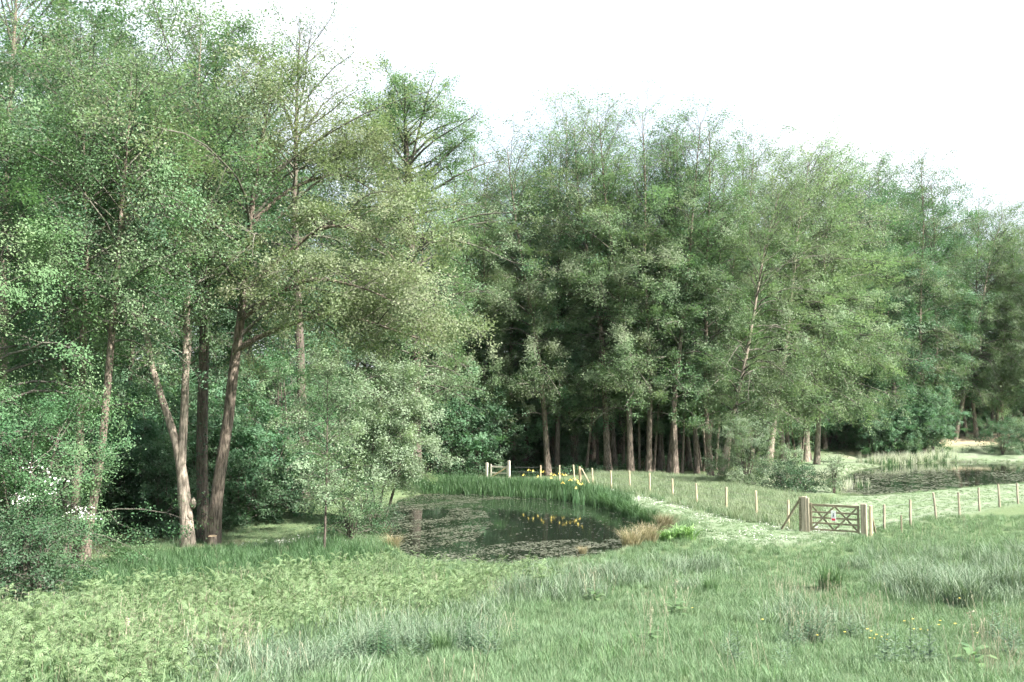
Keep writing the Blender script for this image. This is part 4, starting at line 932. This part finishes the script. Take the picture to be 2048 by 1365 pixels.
# ------------------------------------------------------------------ single plants
def tussock_mesh(seed, mat, n=260, h=.7, w=.012, spread=.8, lean=.1, base=.18, hv=.5):
    g = Geo(); blades(g, n, h, w, spread, lean, np.random.default_rng(seed), seg=4, base=base, hv=hv); return g.mesh('tussock', mat)
def thing(name, me, u, v, Y, label, cat, s=1., rot=0, group=None, dz=0):
    l = gpos(u, Y, v); return link(name, me, None, (l[0], l[1], max(l[2], WATER - .05) + dz), rot, s, label, cat, group)
TU = {'green': tussock_mesh(1, M['tall'], 320, .8, .014, .55, .05, .22), 'blue': tussock_mesh(2, M['blue'], 420, .85, .013, .9, .1, .3), 'sedge': tussock_mesh(3, M['sedge'], 420, .85, .014, .9, .1, .25), 'mix': tussock_mesh(4, M['reed'], 420, .9, .016, .9, .1, .3)}
for k, u, v, Y, s, lb in [
    ('green', 1660, 1168, 26.0, 1.3, 'upright dark green rush clump in the middle of the right meadow'),
    ('blue', 1930, 1205, 23.6, 1.6, 'broad grey-green grass tussock with a dark foot at the right side'),
    ('blue', 1830, 1180, 25.4, 1.5, 'grey-green tussock left of the broad dark-footed one'),
    ('blue', 2010, 1170, 25.8, 1.5, 'grey-green tussock near the right edge of the meadow'),
    ('green', 1420, 1165, 26.4, .8, 'small green rush clump below the pond path'),
    ('green', 880, 1345, 16.2, .8, 'dark green grass clump at the bottom edge near the tall weeds'),
    ('sedge', 1262, 1100, 37.0, 1.35, 'straw-brown sedge tussock at the near right corner of the pond'),
    ('sedge', 1296, 1098, 38.0, 1.35, 'second straw-brown sedge tussock just right of the corner one'),
    ('sedge', 1330, 1056, 43.6, 1.3, 'brownish tussock halfway along the right pond bank'),
    ('mix', 1296, 1045, 45.8, 1.4, 'arching grey-green tussock overhanging the right pond bank'),
    ('mix', 1262, 1030, 48.6, 1.45, 'arching green tussock next along the right pond bank'),
    ('mix', 1236, 1018, 51.4, 1.45, 'dark green tussock right of the yellow irises'),
    ('mix', 1212, 1010, 53.6, 1.4, 'dark green tussock closest to the yellow irises'),
    ('sedge', 785, 1105, 36.6, 1.0, 'yellow-brown tussock at the near left corner of the pond'),
    ('sedge', 768, 1078, 40.2, .9, 'yellow-brown tussock beside the small dark bank bush'),
    ('sedge', 1165, 1115, 36.4, .55, 'tiny straw tussock on the near pond shore')]:
    thing('grass_tussock', TU[k], u, v, Y, lb, 'tussock', s, rot=u * .37)
lily = Geo(); blades(lily, 90, .75, .045, .95, .25, np.random.default_rng(5), seg=5, base=.25, curl=1.6)
lilym = lily.mesh('leaf_clump', M['lily'])
for u, v, Y, s, lb in [(1372, 1086, 38.6, 1.45, 'bright green strap-leaved clump on the path right of the pond'), (1336, 1090, 38.4, 1.15, 'smaller bright strap-leaved clump beside the brown sedge')]:
    thing('leaf_clump', lilym, u, v, Y, lb, 'plant', s, rot=u)
# thistles and docks
def thistle(seed, h=.7):
    r = np.random.default_rng(seed); g = Geo(); s = Geo()
    tubes(s, np.array([[(0, 0, -.03), (.02, .01, h * .5), (.03, -.02, h)]]), np.array([[.008, .007, .004]]), 4)
    for i in range(26):
        t = (i + .5) / 26; a = i * 2.4; L = .24 * (1 - t * .72); z = h * (.06 + .92 * t)
        d = np.array([math.cos(a), math.sin(a), .45]); sd = np.array([-d[1], d[0], 0]); p = np.array([.03 * t, 0, z]); w = L * .17
        V = [p, p + d * L * .3 + sd * w, p + d * L * .42 + sd * w * .4, p + d * L * .65 + sd * w * .9, p + d * L + [0, 0, -.18 * L], p + d * L * .65 - sd * w * .9, p + d * L * .42 - sd * w * .4, p + d * L * .3 - sd * w]
        g.add(V, [[0, 1, 2, 6], [0, 6, 6, 7][:4]] if False else [[0, 1, 2, 6]], r.uniform()); g.add([V[0], V[6], V[7]], [[0, 1, 2]], r.uniform()); g.add([V[6], V[2], V[3], V[5]], [[0, 1, 2, 3]], r.uniform()); g.add([V[5], V[3], V[4]], [[0, 1, 2]], r.uniform())
    return s.mesh('stem', M['thistle']), g.mesh('leaves', M['thistle'])
TH = [thistle(1, .75), thistle(2, .6), thistle(3, .85)]
def plant(name, parts, u, v, Y, label, cat, s=1., rot=0, group=None):
    l = gpos(u, Y, v); t = bpy.data.objects.new(name, None); COL.objects.link(t); t.location = l; t.rotation_euler = (0, 0, rot); t.scale = (s,) * 3
    t['label'] = label; t['category'] = cat
    if group: t['group'] = group
    for nm, me in parts: link(nm, me, t)
    return t
rt = random.Random(5)
def Yv(v): return float(np.interp(v, [1040, 1060, 1085, 1110, 1150, 1200, 1250, 1300, 1350], [43, 41, 37, 34, 29.2, 24.0, 20.6, 17.8, 15.6]))
for lst, lb, gp in (([(905, 1325), (940, 1318), (925, 1335), (960, 1330), (880, 1318), (975, 1345), (850, 1340)], 'grey-green thistle in the tall weed stand at the bottom centre', 'thistles at the bottom centre'),
                    ([(560, 1350), (600, 1340), (640, 1345), (690, 1335), (740, 1330), (790, 1338), (720, 1350), (660, 1325), (820, 1320)], 'thistle among the grey-green grass left of the weed stand', 'thistles along the bracken edge'),
                    ([(1600, 1290), (1625, 1278), (1650, 1285), (1580, 1280), (1700, 1270), (1730, 1265)], 'silvery thistle in the dry stem patch of the right meadow', 'thistles in the dry stem patch'),
                    ([(1790, 1350), (1830, 1345), (1860, 1352), (1560, 1345), (1470, 1340), (1450, 1320)], 'thistle near the bottom edge below the buttercups', 'thistles along the bottom edge'),
                    ([(2010, 1300), (2035, 1310), (2020, 1330), (1985, 1290)], 'thistle close to the lower right corner', 'thistles at the right edge')):
    lst = lst + [(u + rt.uniform(-28, 28), v + rt.uniform(-14, 10)) for (u, v) in lst for _ in range(2)]
    for i, (u, v) in enumerate(lst):
        plant('thistle', list(zip(('stem', 'leaves'), TH[i % 3])), u, v, Yv(v), lb, 'thistle', rt.uniform(.5, .95), rt.uniform(0, 6), gp)
def nettle(seed, h=.8):
    r = np.random.default_rng(seed); g = Geo(); s = Geo()
    tubes(s, np.array([[(0, 0, -.03), (.02, .01, h * .5), (.0, -.02, h)]]), np.array([[.007, .006, .003]]), 4)
    for i in range(30):
        t = (i // 2 + .5) / 15; a = (i % 2) * math.pi + (i // 2) * 1.571; L = .15 * (1 - t * .55); z = h * (.15 + .84 * t)
        d = np.array([math.cos(a), math.sin(a), .1]); sd = np.array([-d[1], d[0], 0]); p = np.array([.0, 0, z]); w = L * .27
        g.add([p, p + d * L * .4 + sd * w, p + d * L + [0, 0, -.25 * L], p + d * L * .4 - sd * w], [[0, 1, 2, 3]], r.uniform())
    return s.mesh('stem', M['tall']), g.mesh('leaves', M['under'])
NE = [nettle(1, .8), nettle(2, .65), nettle(3, .95)]
for (u0, v0, n, lb, gp) in ((925, 1318, 16, 'dark leafy nettle in the weed clump at the bottom centre', 'nettles at the bottom centre'), (760, 1330, 12, 'dark leafy nettle left of the bottom centre weed clump', 'nettles left of the bottom centre'), (1640, 1275, 9, 'dark leafy nettle in the patch below the green rush clump', 'nettles below the rush clump')):
    for i in range(n):
        u, v = u0 + rt.gauss(0, 30), v0 + rt.gauss(0, 12)
        plant('nettle', list(zip(('stem', 'leaves'), NE[i % 3])), u, v, Yv(v), lb, 'nettle', rt.uniform(.5, .85), rt.uniform(0, 6), gp)
dg_ = Geo(); rq = np.random.default_rng(8)
for i in range(9):
    a = i * 2.4; L = .34 - .012 * i; d = np.array([math.cos(a), math.sin(a), 0]); sd = np.array([-d[1], d[0], 0]); z0 = .04 + .03 * i
    R = [np.array([0, 0, z0]) + d * L * t + np.array([0, 0, L * (.9 * t - .75 * t * t)]) for t in (0, .25, .6, .85, 1)]; W = [.006, .05, .06, .035, .003]
    V = np.array([[R[k] - sd * W[k], R[k] + sd * W[k]] for k in range(5)]).reshape(-1, 3)
    dg_.add(V, [[2 * k, 2 * k + 1, 2 * k + 3, 2 * k + 2] for k in range(4)], rq.uniform())
ds = Geo(); tubes(ds, np.array([[(0, 0, -.03), (.01, 0, .35), (.03, .01, .75)]]), np.array([[.008, .006, .005]]), 4)
leaf_quads(ds, np.stack([rq.normal(.02, .02, 60), rq.normal(0, .02, 60), rq.uniform(.4, .78, 60)], 1), .03, rq)
dockp = [('leaves', dg_.mesh('leaves', M['dock'])), ('flower_stem', ds.mesh('flower_stem', M['straw']))]
for u, v, s, lb in [(1350, 1225, 1.1, 'dock plant standing alone in the open grass right of centre'), (1190, 1190, 1.0, 'dock plant in the grey-green drift below the pond'), (1300, 1300, .9, 'dock plant in the open grass near the bottom'), (1950, 1355, 1.2, 'broad-leaved dock at the bottom right'), (250, 1352, 1.1, 'broad-leaved dock at the bottom left in the bracken')]:
    plant('dock_plant', dockp, u, v, Yv(v), lb, 'plant', s, u)
# buttercups
bs = Geo(); tubes(bs, np.array([[(0, 0, -.02), (.015, 0, .25), (.01, .01, .46)]]), np.array([[.003, .0025, .002]]), 3)
bf = Geo()
for i in range(5):
    a = i * 1.2566; d = np.array([math.cos(a), math.sin(a), 0]); sd = np.array([-d[1], d[0], 0]); c = np.array([.01, .01, .46])
    bf.add([c, c + d * .014 + sd * .010 + [0, 0, .006], c + d * .022 + [0, 0, .012], c + d * .014 - sd * .010 + [0, 0, .006]], [[0, 1, 2, 3]])
bp = [('stem', bs.mesh('stem', M['tall'])), ('flower', bf.mesh('flower', M['yellow']))]
for u, v in [(1742, 1296), (1764, 1303), (1775, 1300), (1738, 1306), (1750, 1320), (1742, 1322), (1828, 1287), (1845, 1288), (1812, 1268), (1826, 1270), (1858, 1286), (1878, 1288), (1884, 1277), (1912, 1296), (1955, 1295), (1636, 1312), (1690, 1310), (1758, 1352), (1775, 1356), (1922, 1220), (1526, 1282), (1385, 1232)]:
    plant('buttercup', bp, u, v + 30, Yv(v + 30), 'small yellow buttercup flower in the lower right meadow', 'flower', rt.uniform(.9, 1.3), rt.uniform(0, 6), 'buttercups in the lower right meadow')
# yellow irises at the far corner of the near pond
def iris_parts(seed, nf):
    r = np.random.default_rng(seed); lv = Geo(); parts = []
    blades(lv, 16, 1.15, .032, .22, .03, r, seg=4, base=.16, hv=.4); parts.append(('leaves', lv.mesh('leaves', M['iris'])))
    for k in range(nf):
        x, y, h = r.normal(0, .2), r.normal(0, .15), r.uniform(.85, 1.3)
        st = Geo(); tubes(st, np.array([[(x * .3, y * .3, -.03), (x * .7, y * .7, h * .5), (x, y, h)]]), np.array([[.008, .007, .006]]), 4); parts.append(('flower_stem', st.mesh('flower_stem', M['iris'])))
        f = Geo(); c = np.array([x, y, h])
        for i in range(3):
            a = i * 2.094 + r.uniform(0, .5); d = np.array([math.cos(a), math.sin(a), 0]); sd = np.array([-d[1], d[0], 0])
            f.add([c, c + d * .06 + sd * .045 + [0, 0, .03], c + d * .12 + sd * .04 + [0, 0, -.03], c + d * .12 - sd * .04 + [0, 0, -.03], c + d * .06 - sd * .045 + [0, 0, .03]], [[0, 1, 2, 3, 4]])
            b2 = np.array([math.cos(a + 1.05), math.sin(a + 1.05), 0]); s2 = np.array([-b2[1], b2[0], 0])
            f.add([c, c + b2 * .02 + s2 * .025 + [0, 0, .05], c + b2 * .03 + [0, 0, .11], c + b2 * .02 - s2 * .025 + [0, 0, .05]], [[0, 1, 2, 3]])
        parts.append(('flower', f.mesh('flower', M['yellow'])))
    return parts
IR = [iris_parts(1, 1), iris_parts(2, 2), iris_parts(3, 2), iris_parts(4, 1)]
iris_list = [(1052, 993, 61.5, 1, 'leftmost'), (1066, 995, 61, 3, 'second'), (1078, 996, 60.6, 1, 'third'), (1090, 997, 60.2, 2, 'fourth'), (1104, 998, 59.6, 0, 'fifth'), (1114, 999, 59.2, 1, 'sixth'), (1124, 1000, 58.6, 3, 'seventh'), (1134, 1001, 58.2, 2, 'eighth'), (1146, 1004, 56.6, 2, 'ninth'), (1152, 1006, 55.6, 1, 'tenth'), (1128, 1004, 57.0, 2, None), (1164, 1008, 54.8, 3, 'rightmost')]
for u, v, Y, k, w in iris_list:
    l = gpos(u, Y, v); t = plant('yellow_iris', [], u, v, Y, (f'{w} yellow iris in the flowering row by the far pond edge' if w in ('leftmost', 'rightmost') else f'{w} from the left of the yellow irises by the far pond edge') if w else 'yellow iris standing in front of the others in the shallows', 'iris', 1.0, u * 1.7, 'yellow irises at the pond edge')
    t.location.z = max(l[2], WATER - .1)
    for nm, me in IR[k]: link(nm, me, t)

# ------------------------------------------------------------------ fences, gates and posts
def box_mesh(name, L, W, Hh, mat, bev=.006):
    """a chamfered bar along X, centred in Y and Z"""
    g = Geo(); l = L / 2; w, h = W / 2, Hh / 2; b = min(bev, w * .4, h * .4)
    ring = np.array([(-w + b, -h), (w - b, -h), (w, -h + b), (w, h - b), (w - b, h), (-w + b, h), (-w, h - b), (-w, -h + b)])
    V = np.array([[(x, *p) for p in ring] for x in (-l, l)]).reshape(-1, 3)
    g.add(V, [[i, (i + 1) % 8, 8 + (i + 1) % 8, 8 + i] for i in range(8)]); g.add(V, [list(range(7, -1, -1)), list(range(8, 16))])
    return g.mesh(name, mat)
def bar(name, p, q, W, Hh, mat, parent, label=None):
    p, q = Vector(p), Vector(q); d = q - p
    o = link(name, box_mesh(name, d.length, W, Hh, mat), parent)
    o.location = (p + q) / 2; o.rotation_mode = 'QUATERNION'; o.rotation_quaternion = d.to_track_quat('X', 'Z')
    if label: o['label'] = label
    return o
def stake(seed, h, r, mat, top='flat'):
    rq = np.random.default_rng(seed); g = Geo(); z = np.array([-.3, 0, h * .33, h * .66, h - .015, h]); n = 8
    c = np.stack([np.cumsum(rq.normal(0, .006, 6)), np.cumsum(rq.normal(0, .006, 6)), z], 1)
    tubes(g, c[None], (r * np.array([1.05, 1.04, 1, .98, .97, .82]))[None], n, cap=True)
    return g.mesh('post', mat, False)
STK = [stake(i, 1.18 + .05 * (i % 3 - 1), .055, M['newwood']) for i in range(4)]
ST2 = [stake(20 + i, 1.15 + .04 * (i % 3 - 1), .052, M['postwood']) for i in range(3)]
def post_xy(u, vtop, h=1.18):
    x, y = on_plane(u, vtop, h); return float(x), float(y)
def fence(name, posts, meshes, label, wires=(.35, .68, 1.0), ends=()):
    x0, y0 = posts[0]; b = (x0, y0, gz(x0, y0))
    t = bpy.data.objects.new(name, None); COL.objects.link(t); t.location = b; t['label'] = label; t['category'] = 'fence'
    rr = random.Random(3)
    for i, (x, y) in enumerate(posts):
        o = link('post', meshes[i % len(meshes)], t, (x - b[0], y - b[1], gz(x, y) - b[2]), rr.uniform(0, 6))
        o.rotation_euler = (rr.gauss(0, .02), rr.gauss(0, .025), rr.uniform(0, 6))
    pts = list(ends[:1]) + posts + list(ends[1:])
    for w in wires:
        g = Geo(); q = []
        for i, (x, y) in enumerate(pts):
            q.append((x - b[0], y - b[1], gz(x, y) + w - b[2]))
            if i < len(pts) - 1:
                x2, y2 = pts[i + 1]; mx, my = (x + x2) / 2, (y + y2) / 2
                q.append((mx - b[0], my - b[1], (gz(x, y) + gz(x2, y2)) / 2 + w - .02 - b[2]))
        tubes(g, np.array([q]), np.full((1, len(q)), .005), 4)
        link('wire', g.mesh('wire', M['wire']), t)
    return t
left_posts = [post_xy(u, v) for u, v in [(1081, 930), (1119, 931), (1149, 931.5), (1185, 935), (1222, 940), (1260, 943.5), (1299, 949), (1346, 957), (1393, 965), (1452, 974), (1513, 985), (1576, 997)]]
GL = post_xy(1608, 994, 1.42); GR = post_xy(1727, 1005.5, 1.30)
fence('stake_fence', left_posts, STK, 'pale stake and wire fence running from the white gate to the field gate', ends=((post_xy(1030, 930)), (GL[0] - .2, GL[1] + .1)))
right_posts = [post_xy(u, v, 1.12) for u, v in [(1768, 1007), (1820, 1000), (1870, 988), (1917, 983), (1958, 975.5), (1997, 970), (2035, 966), (2078, 961), (2125, 956)]]
fence('stake_fence', right_posts, ST2, 'brown stake and wire fence running right from the field gate', ends=((GR[0] + .45, GR[1] - .02),))
thin = link('short_stake', stake(40, .75, .035, M['oldwood']), None, (*(lambda q: (q[0], q[1], gz(*q)))(post_xy(1803, 1030, .72)),), label='short thin dark stake between the first two posts right of the field gate', cat='stake')

def pbox(name, w, d, h, mat):
    g = Geo(); n = 8; b = .012
    ring = np.array([(-w / 2 + b, -d / 2), (w / 2 - b, -d / 2), (w / 2, -d / 2 + b), (w / 2, d / 2 - b), (w / 2 - b, d / 2), (-w / 2 + b, d / 2), (-w / 2, d / 2 - b), (-w / 2, -d / 2 + b)])
    lv = [(-.3, 1), (h - .02, 1), (h, .88)]
    V = np.array([[(p[0] * s, p[1] * s, z) for p in ring] for z, s in lv]).reshape(-1, 3)
    g.add(V, [[k * 8 + i, k * 8 + (i + 1) % 8, (k + 1) * 8 + (i + 1) % 8, (k + 1) * 8 + i] for k in range(2) for i in range(8)]); g.add(V, [list(range(16, 24))])
    return g.mesh(name, mat)
gd = Vector((GR[0] - GL[0], GR[1] - GL[1], 0)); ga = math.atan2(gd.y, gd.x)
def upright(name, xy, w, d, h, mat, label):
    t = bpy.data.objects.new(name, None); COL.objects.link(t); t.location = (xy[0], xy[1], gz(*xy)); t.rotation_euler = (0, 0, ga); t['label'] = label; t['category'] = 'gate post'
    link('post', pbox('post', w, d, h, mat), t); return t
gl = upright('gate_post', GL, .20, .18, 1.42, M['postwood'], 'thick weathered post at the left end of the field gate with a slanting strut')
link('side_post', pbox('side_post', .11, .13, 1.40, M['oldwood']), gl, (-.162, .03, 0))
link('hanging_stile', pbox('hanging_stile', .10, .12, 1.37, M['postwood']), gl, (.156, -.02, 0))
bar('strut', (-1.02, .25, .02), (-.20, .06, 1.28), .075, .075, M['oldwood'], gl)
gr = upright('gate_post', GR, .22, .18, 1.28, M['postwood'], 'thick weathered post at the right end of the field gate')
xy2 = post_xy(1741, 1009, 1.22)
s2 = bpy.data.objects.new('strainer_post', None); COL.objects.link(s2); s2.location = (*xy2, gz(*xy2)); s2['label'] = 'round pale post with a slanting strut just right of the field gate'; s2['category'] = 'post'
link('post', stake(50, 1.2, .075, M['newwood']), s2)
dv = Vector((right_posts[0][0] - xy2[0], right_posts[0][1] - xy2[1], 0)).normalized()
bar('strut', (dv.x * .06, dv.y * .06, .95), (dv.x * .62, dv.y * .62 , .0), .06, .06, M['oldwood'], s2)
# five-bar gate
gt = bpy.data.objects.new('field_gate', None); COL.objects.link(gt)
Lg = gd.length - .16 - .24
z0 = (gz(*GL) + gz(*GR)) / 2
gt.location = (GL[0] + math.cos(ga) * .225, GL[1] + math.sin(ga) * .225, z0); gt.rotation_euler = (0, 0, ga)
gt['label'] = 'weathered five-bar field gate with crossed braces and a small notice'; gt['category'] = 'gate'
ZR = [(.14, .075), (.40, .075), (.62, .075), (.84, .075), (1.12, .10)]
for z, h in ZR: bar('rail', (.03, 0, z), (Lg - .03, 0, z), .035, h, M['oldwood'], gt)
bar('stile', (.045, .0, .06), (.045, .0, 1.20), .06, .09, M['oldwood'], gt); bar('stile', (Lg - .04, 0, .07), (Lg - .04, 0, 1.17), .06, .08, M['oldwood'], gt)
m_ = Lg * .5
for p, q in (((.08, 1.08), (m_ - .05, .16)), ((m_ + .03, 1.08), (Lg - .08, .16))): bar('brace', (p[0], .034, p[1]), (q[0], .034, q[1]), .028, .07, M['oldwood'], gt)
for p, q in (((.08, .16), (m_, 1.08)), ((m_ + .0, .16), (Lg - .08, 1.08))): bar('brace', (p[0], -.034, p[1]), (q[0], -.034, q[1]), .028, .07, M['oldwood'], gt)
sg = link('notice', box_mesh('notice', .19, .012, .42, M['panel'], .002), gt, (m_ - .02, -.058, .72)); sg['label'] = 'small white notice with a dark figure and a red band'
link('red_band', box_mesh('red_band', .15, .004, .09, M['red'], .001), sg, (0, -.009, -.14))
g = Geo(); a = np.linspace(0, 6.28, 9)[:-1]
g.add(np.stack([.022 * np.cos(a), np.full(8, -.0085), .09 + .022 * np.sin(a)], 1), [list(range(8))])
g.add([(-.03, -.0085, .06), (.035, -.0085, .055), (.012, -.0085, -.0), (.035, -.0085, -.06), (.015, -.0085, -.065), (-.005, -.0085, -.02), (-.03, -.0085, -.06), (-.045, -.0085, -.055), (-.018, -.0085, .0)], [[0, 1, 2, 3, 4, 5, 6, 7, 8]])
link('pictogram', g.mesh('pictogram', M['ink']), sg)
# pale gate beyond the pond
WL = post_xy(974, 926, 1.25); WR = post_xy(1018, 923, 1.40)
wd = Vector((WR[0] - WL[0], WR[1] - WL[1], 0)); wa = math.atan2(wd.y, wd.x)
def wpost(xy, h, lb):
    return link('gate_post', pbox('gate_post', .15, .15, h, M['whitewood']), None, (xy[0], xy[1], gz(*xy)), wa, None, lb, 'gate post')
wpost(WL, 1.25, 'short pale post at the left end of the white gate beyond the pond'); wpost(WR, 1.42, 'taller pale post at the right end of the white gate beyond the pond')
wg = bpy.data.objects.new('white_gate', None); COL.objects.link(wg); wg.location = (WL[0], WL[1], (gz(*WL) + gz(*WR)) / 2); wg.rotation_euler = (0, 0, wa)
wg['label'] = 'small whitish wooden gate across the path behind the pond reeds'; wg['category'] = 'gate'
wl = wd.length
bar('stile', (.32, 0, .1), (.32, 0, 1.15), .06, .11, M['whitewood'], wg); bar('stile', (wl - .14, 0, .1), (wl - .14, 0, 1.1), .06, .09, M['whitewood'], wg)
for z in (.25, .55, .98): bar('rail', (.37, 0, z), (wl - .18, 0, z), .04, .10, M['whitewood'], wg)
bar('brace', (.40, -.036, .28), (wl - .20, -.036, .95), .03, .09, M['cutwood'], wg)
# strainer post with strut where the fence bends
xs = post_xy(1160, 934, 1.15)
sp = bpy.data.objects.new('strainer_post', None); COL.objects.link(sp); sp.location = (*xs, gz(*xs)); sp['label'] = 'yellowish post with a white slanting strut where the stake fence bends'; sp['category'] = 'post'
link('post', stake(60, 1.15, .08, M['cutwood']), sp); bar('strut', (.10, -.08, 1.05), (.62, -.6, .0), .06, .06, M['newwood'], sp)
# sawn stump beside the leaning trunk
st_l = gpos(424, 36.9, 1080); sm = bpy.data.objects.new('tree_stump', None); COL.objects.link(sm); sm.location = st_l; sm['label'] = 'low sawn stump with a pale cut face against the big leaning trunk'; sm['category'] = 'stump'
g = Geo(); tubes(g, np.array([[(0, 0, -.2), (0, 0, 0), (.02, 0, .2), (.02, 0, .34)]]), np.array([[.24, .20, .17, .165]]), 10); link('bark', g.mesh('bark', M['bark'], True), sm)
g = Geo(); a = np.linspace(0, 6.283, 11)[:-1]; g.add(np.stack([.02 + .163 * np.cos(a), .163 * np.sin(a), .342 + .03 * np.sin(a)], 1), [list(range(10))]); link('cut_face', g.mesh('cut_face', M['cutwood']), sm)



# ------------------------------------------------------------------ the slightly hazy air of the valley
hm, hnt, hout = new_mat('haze_air')
hv = N(hnt, 'ShaderNodeVolumePrincipled'); hv.inputs['Density'].default_value = .00005; hv.inputs['Color'].default_value = (.86, .93, .96, 1); hv.inputs['Anisotropy'].default_value = .2
hnt.links.new(hv.outputs['Volume'], hout.inputs['Volume'])
x0, x1, y0, y1, zb, zt = gx[0] - 20, gx[-1] + 20, gy[0] - 20, gy[-1] + 20, float(ZZ.min()) - 1, 46.0
zt = max(zt, float(ZZ.max()) + 1)
HV = [(x, y, z) for z in (zb, zt) for (x, y) in ((x0, y0), (x1, y0), (x1, y1), (x0, y1))]
link('haze', mesh_np('haze', HV, np.array([[0, 3, 2, 1], [4, 5, 6, 7], [0, 1, 5, 4], [1, 2, 6, 5], [2, 3, 7, 6], [3, 0, 4, 7]]), hm), label='thin pale haze hanging in the valley air', cat='haze', kind='stuff')
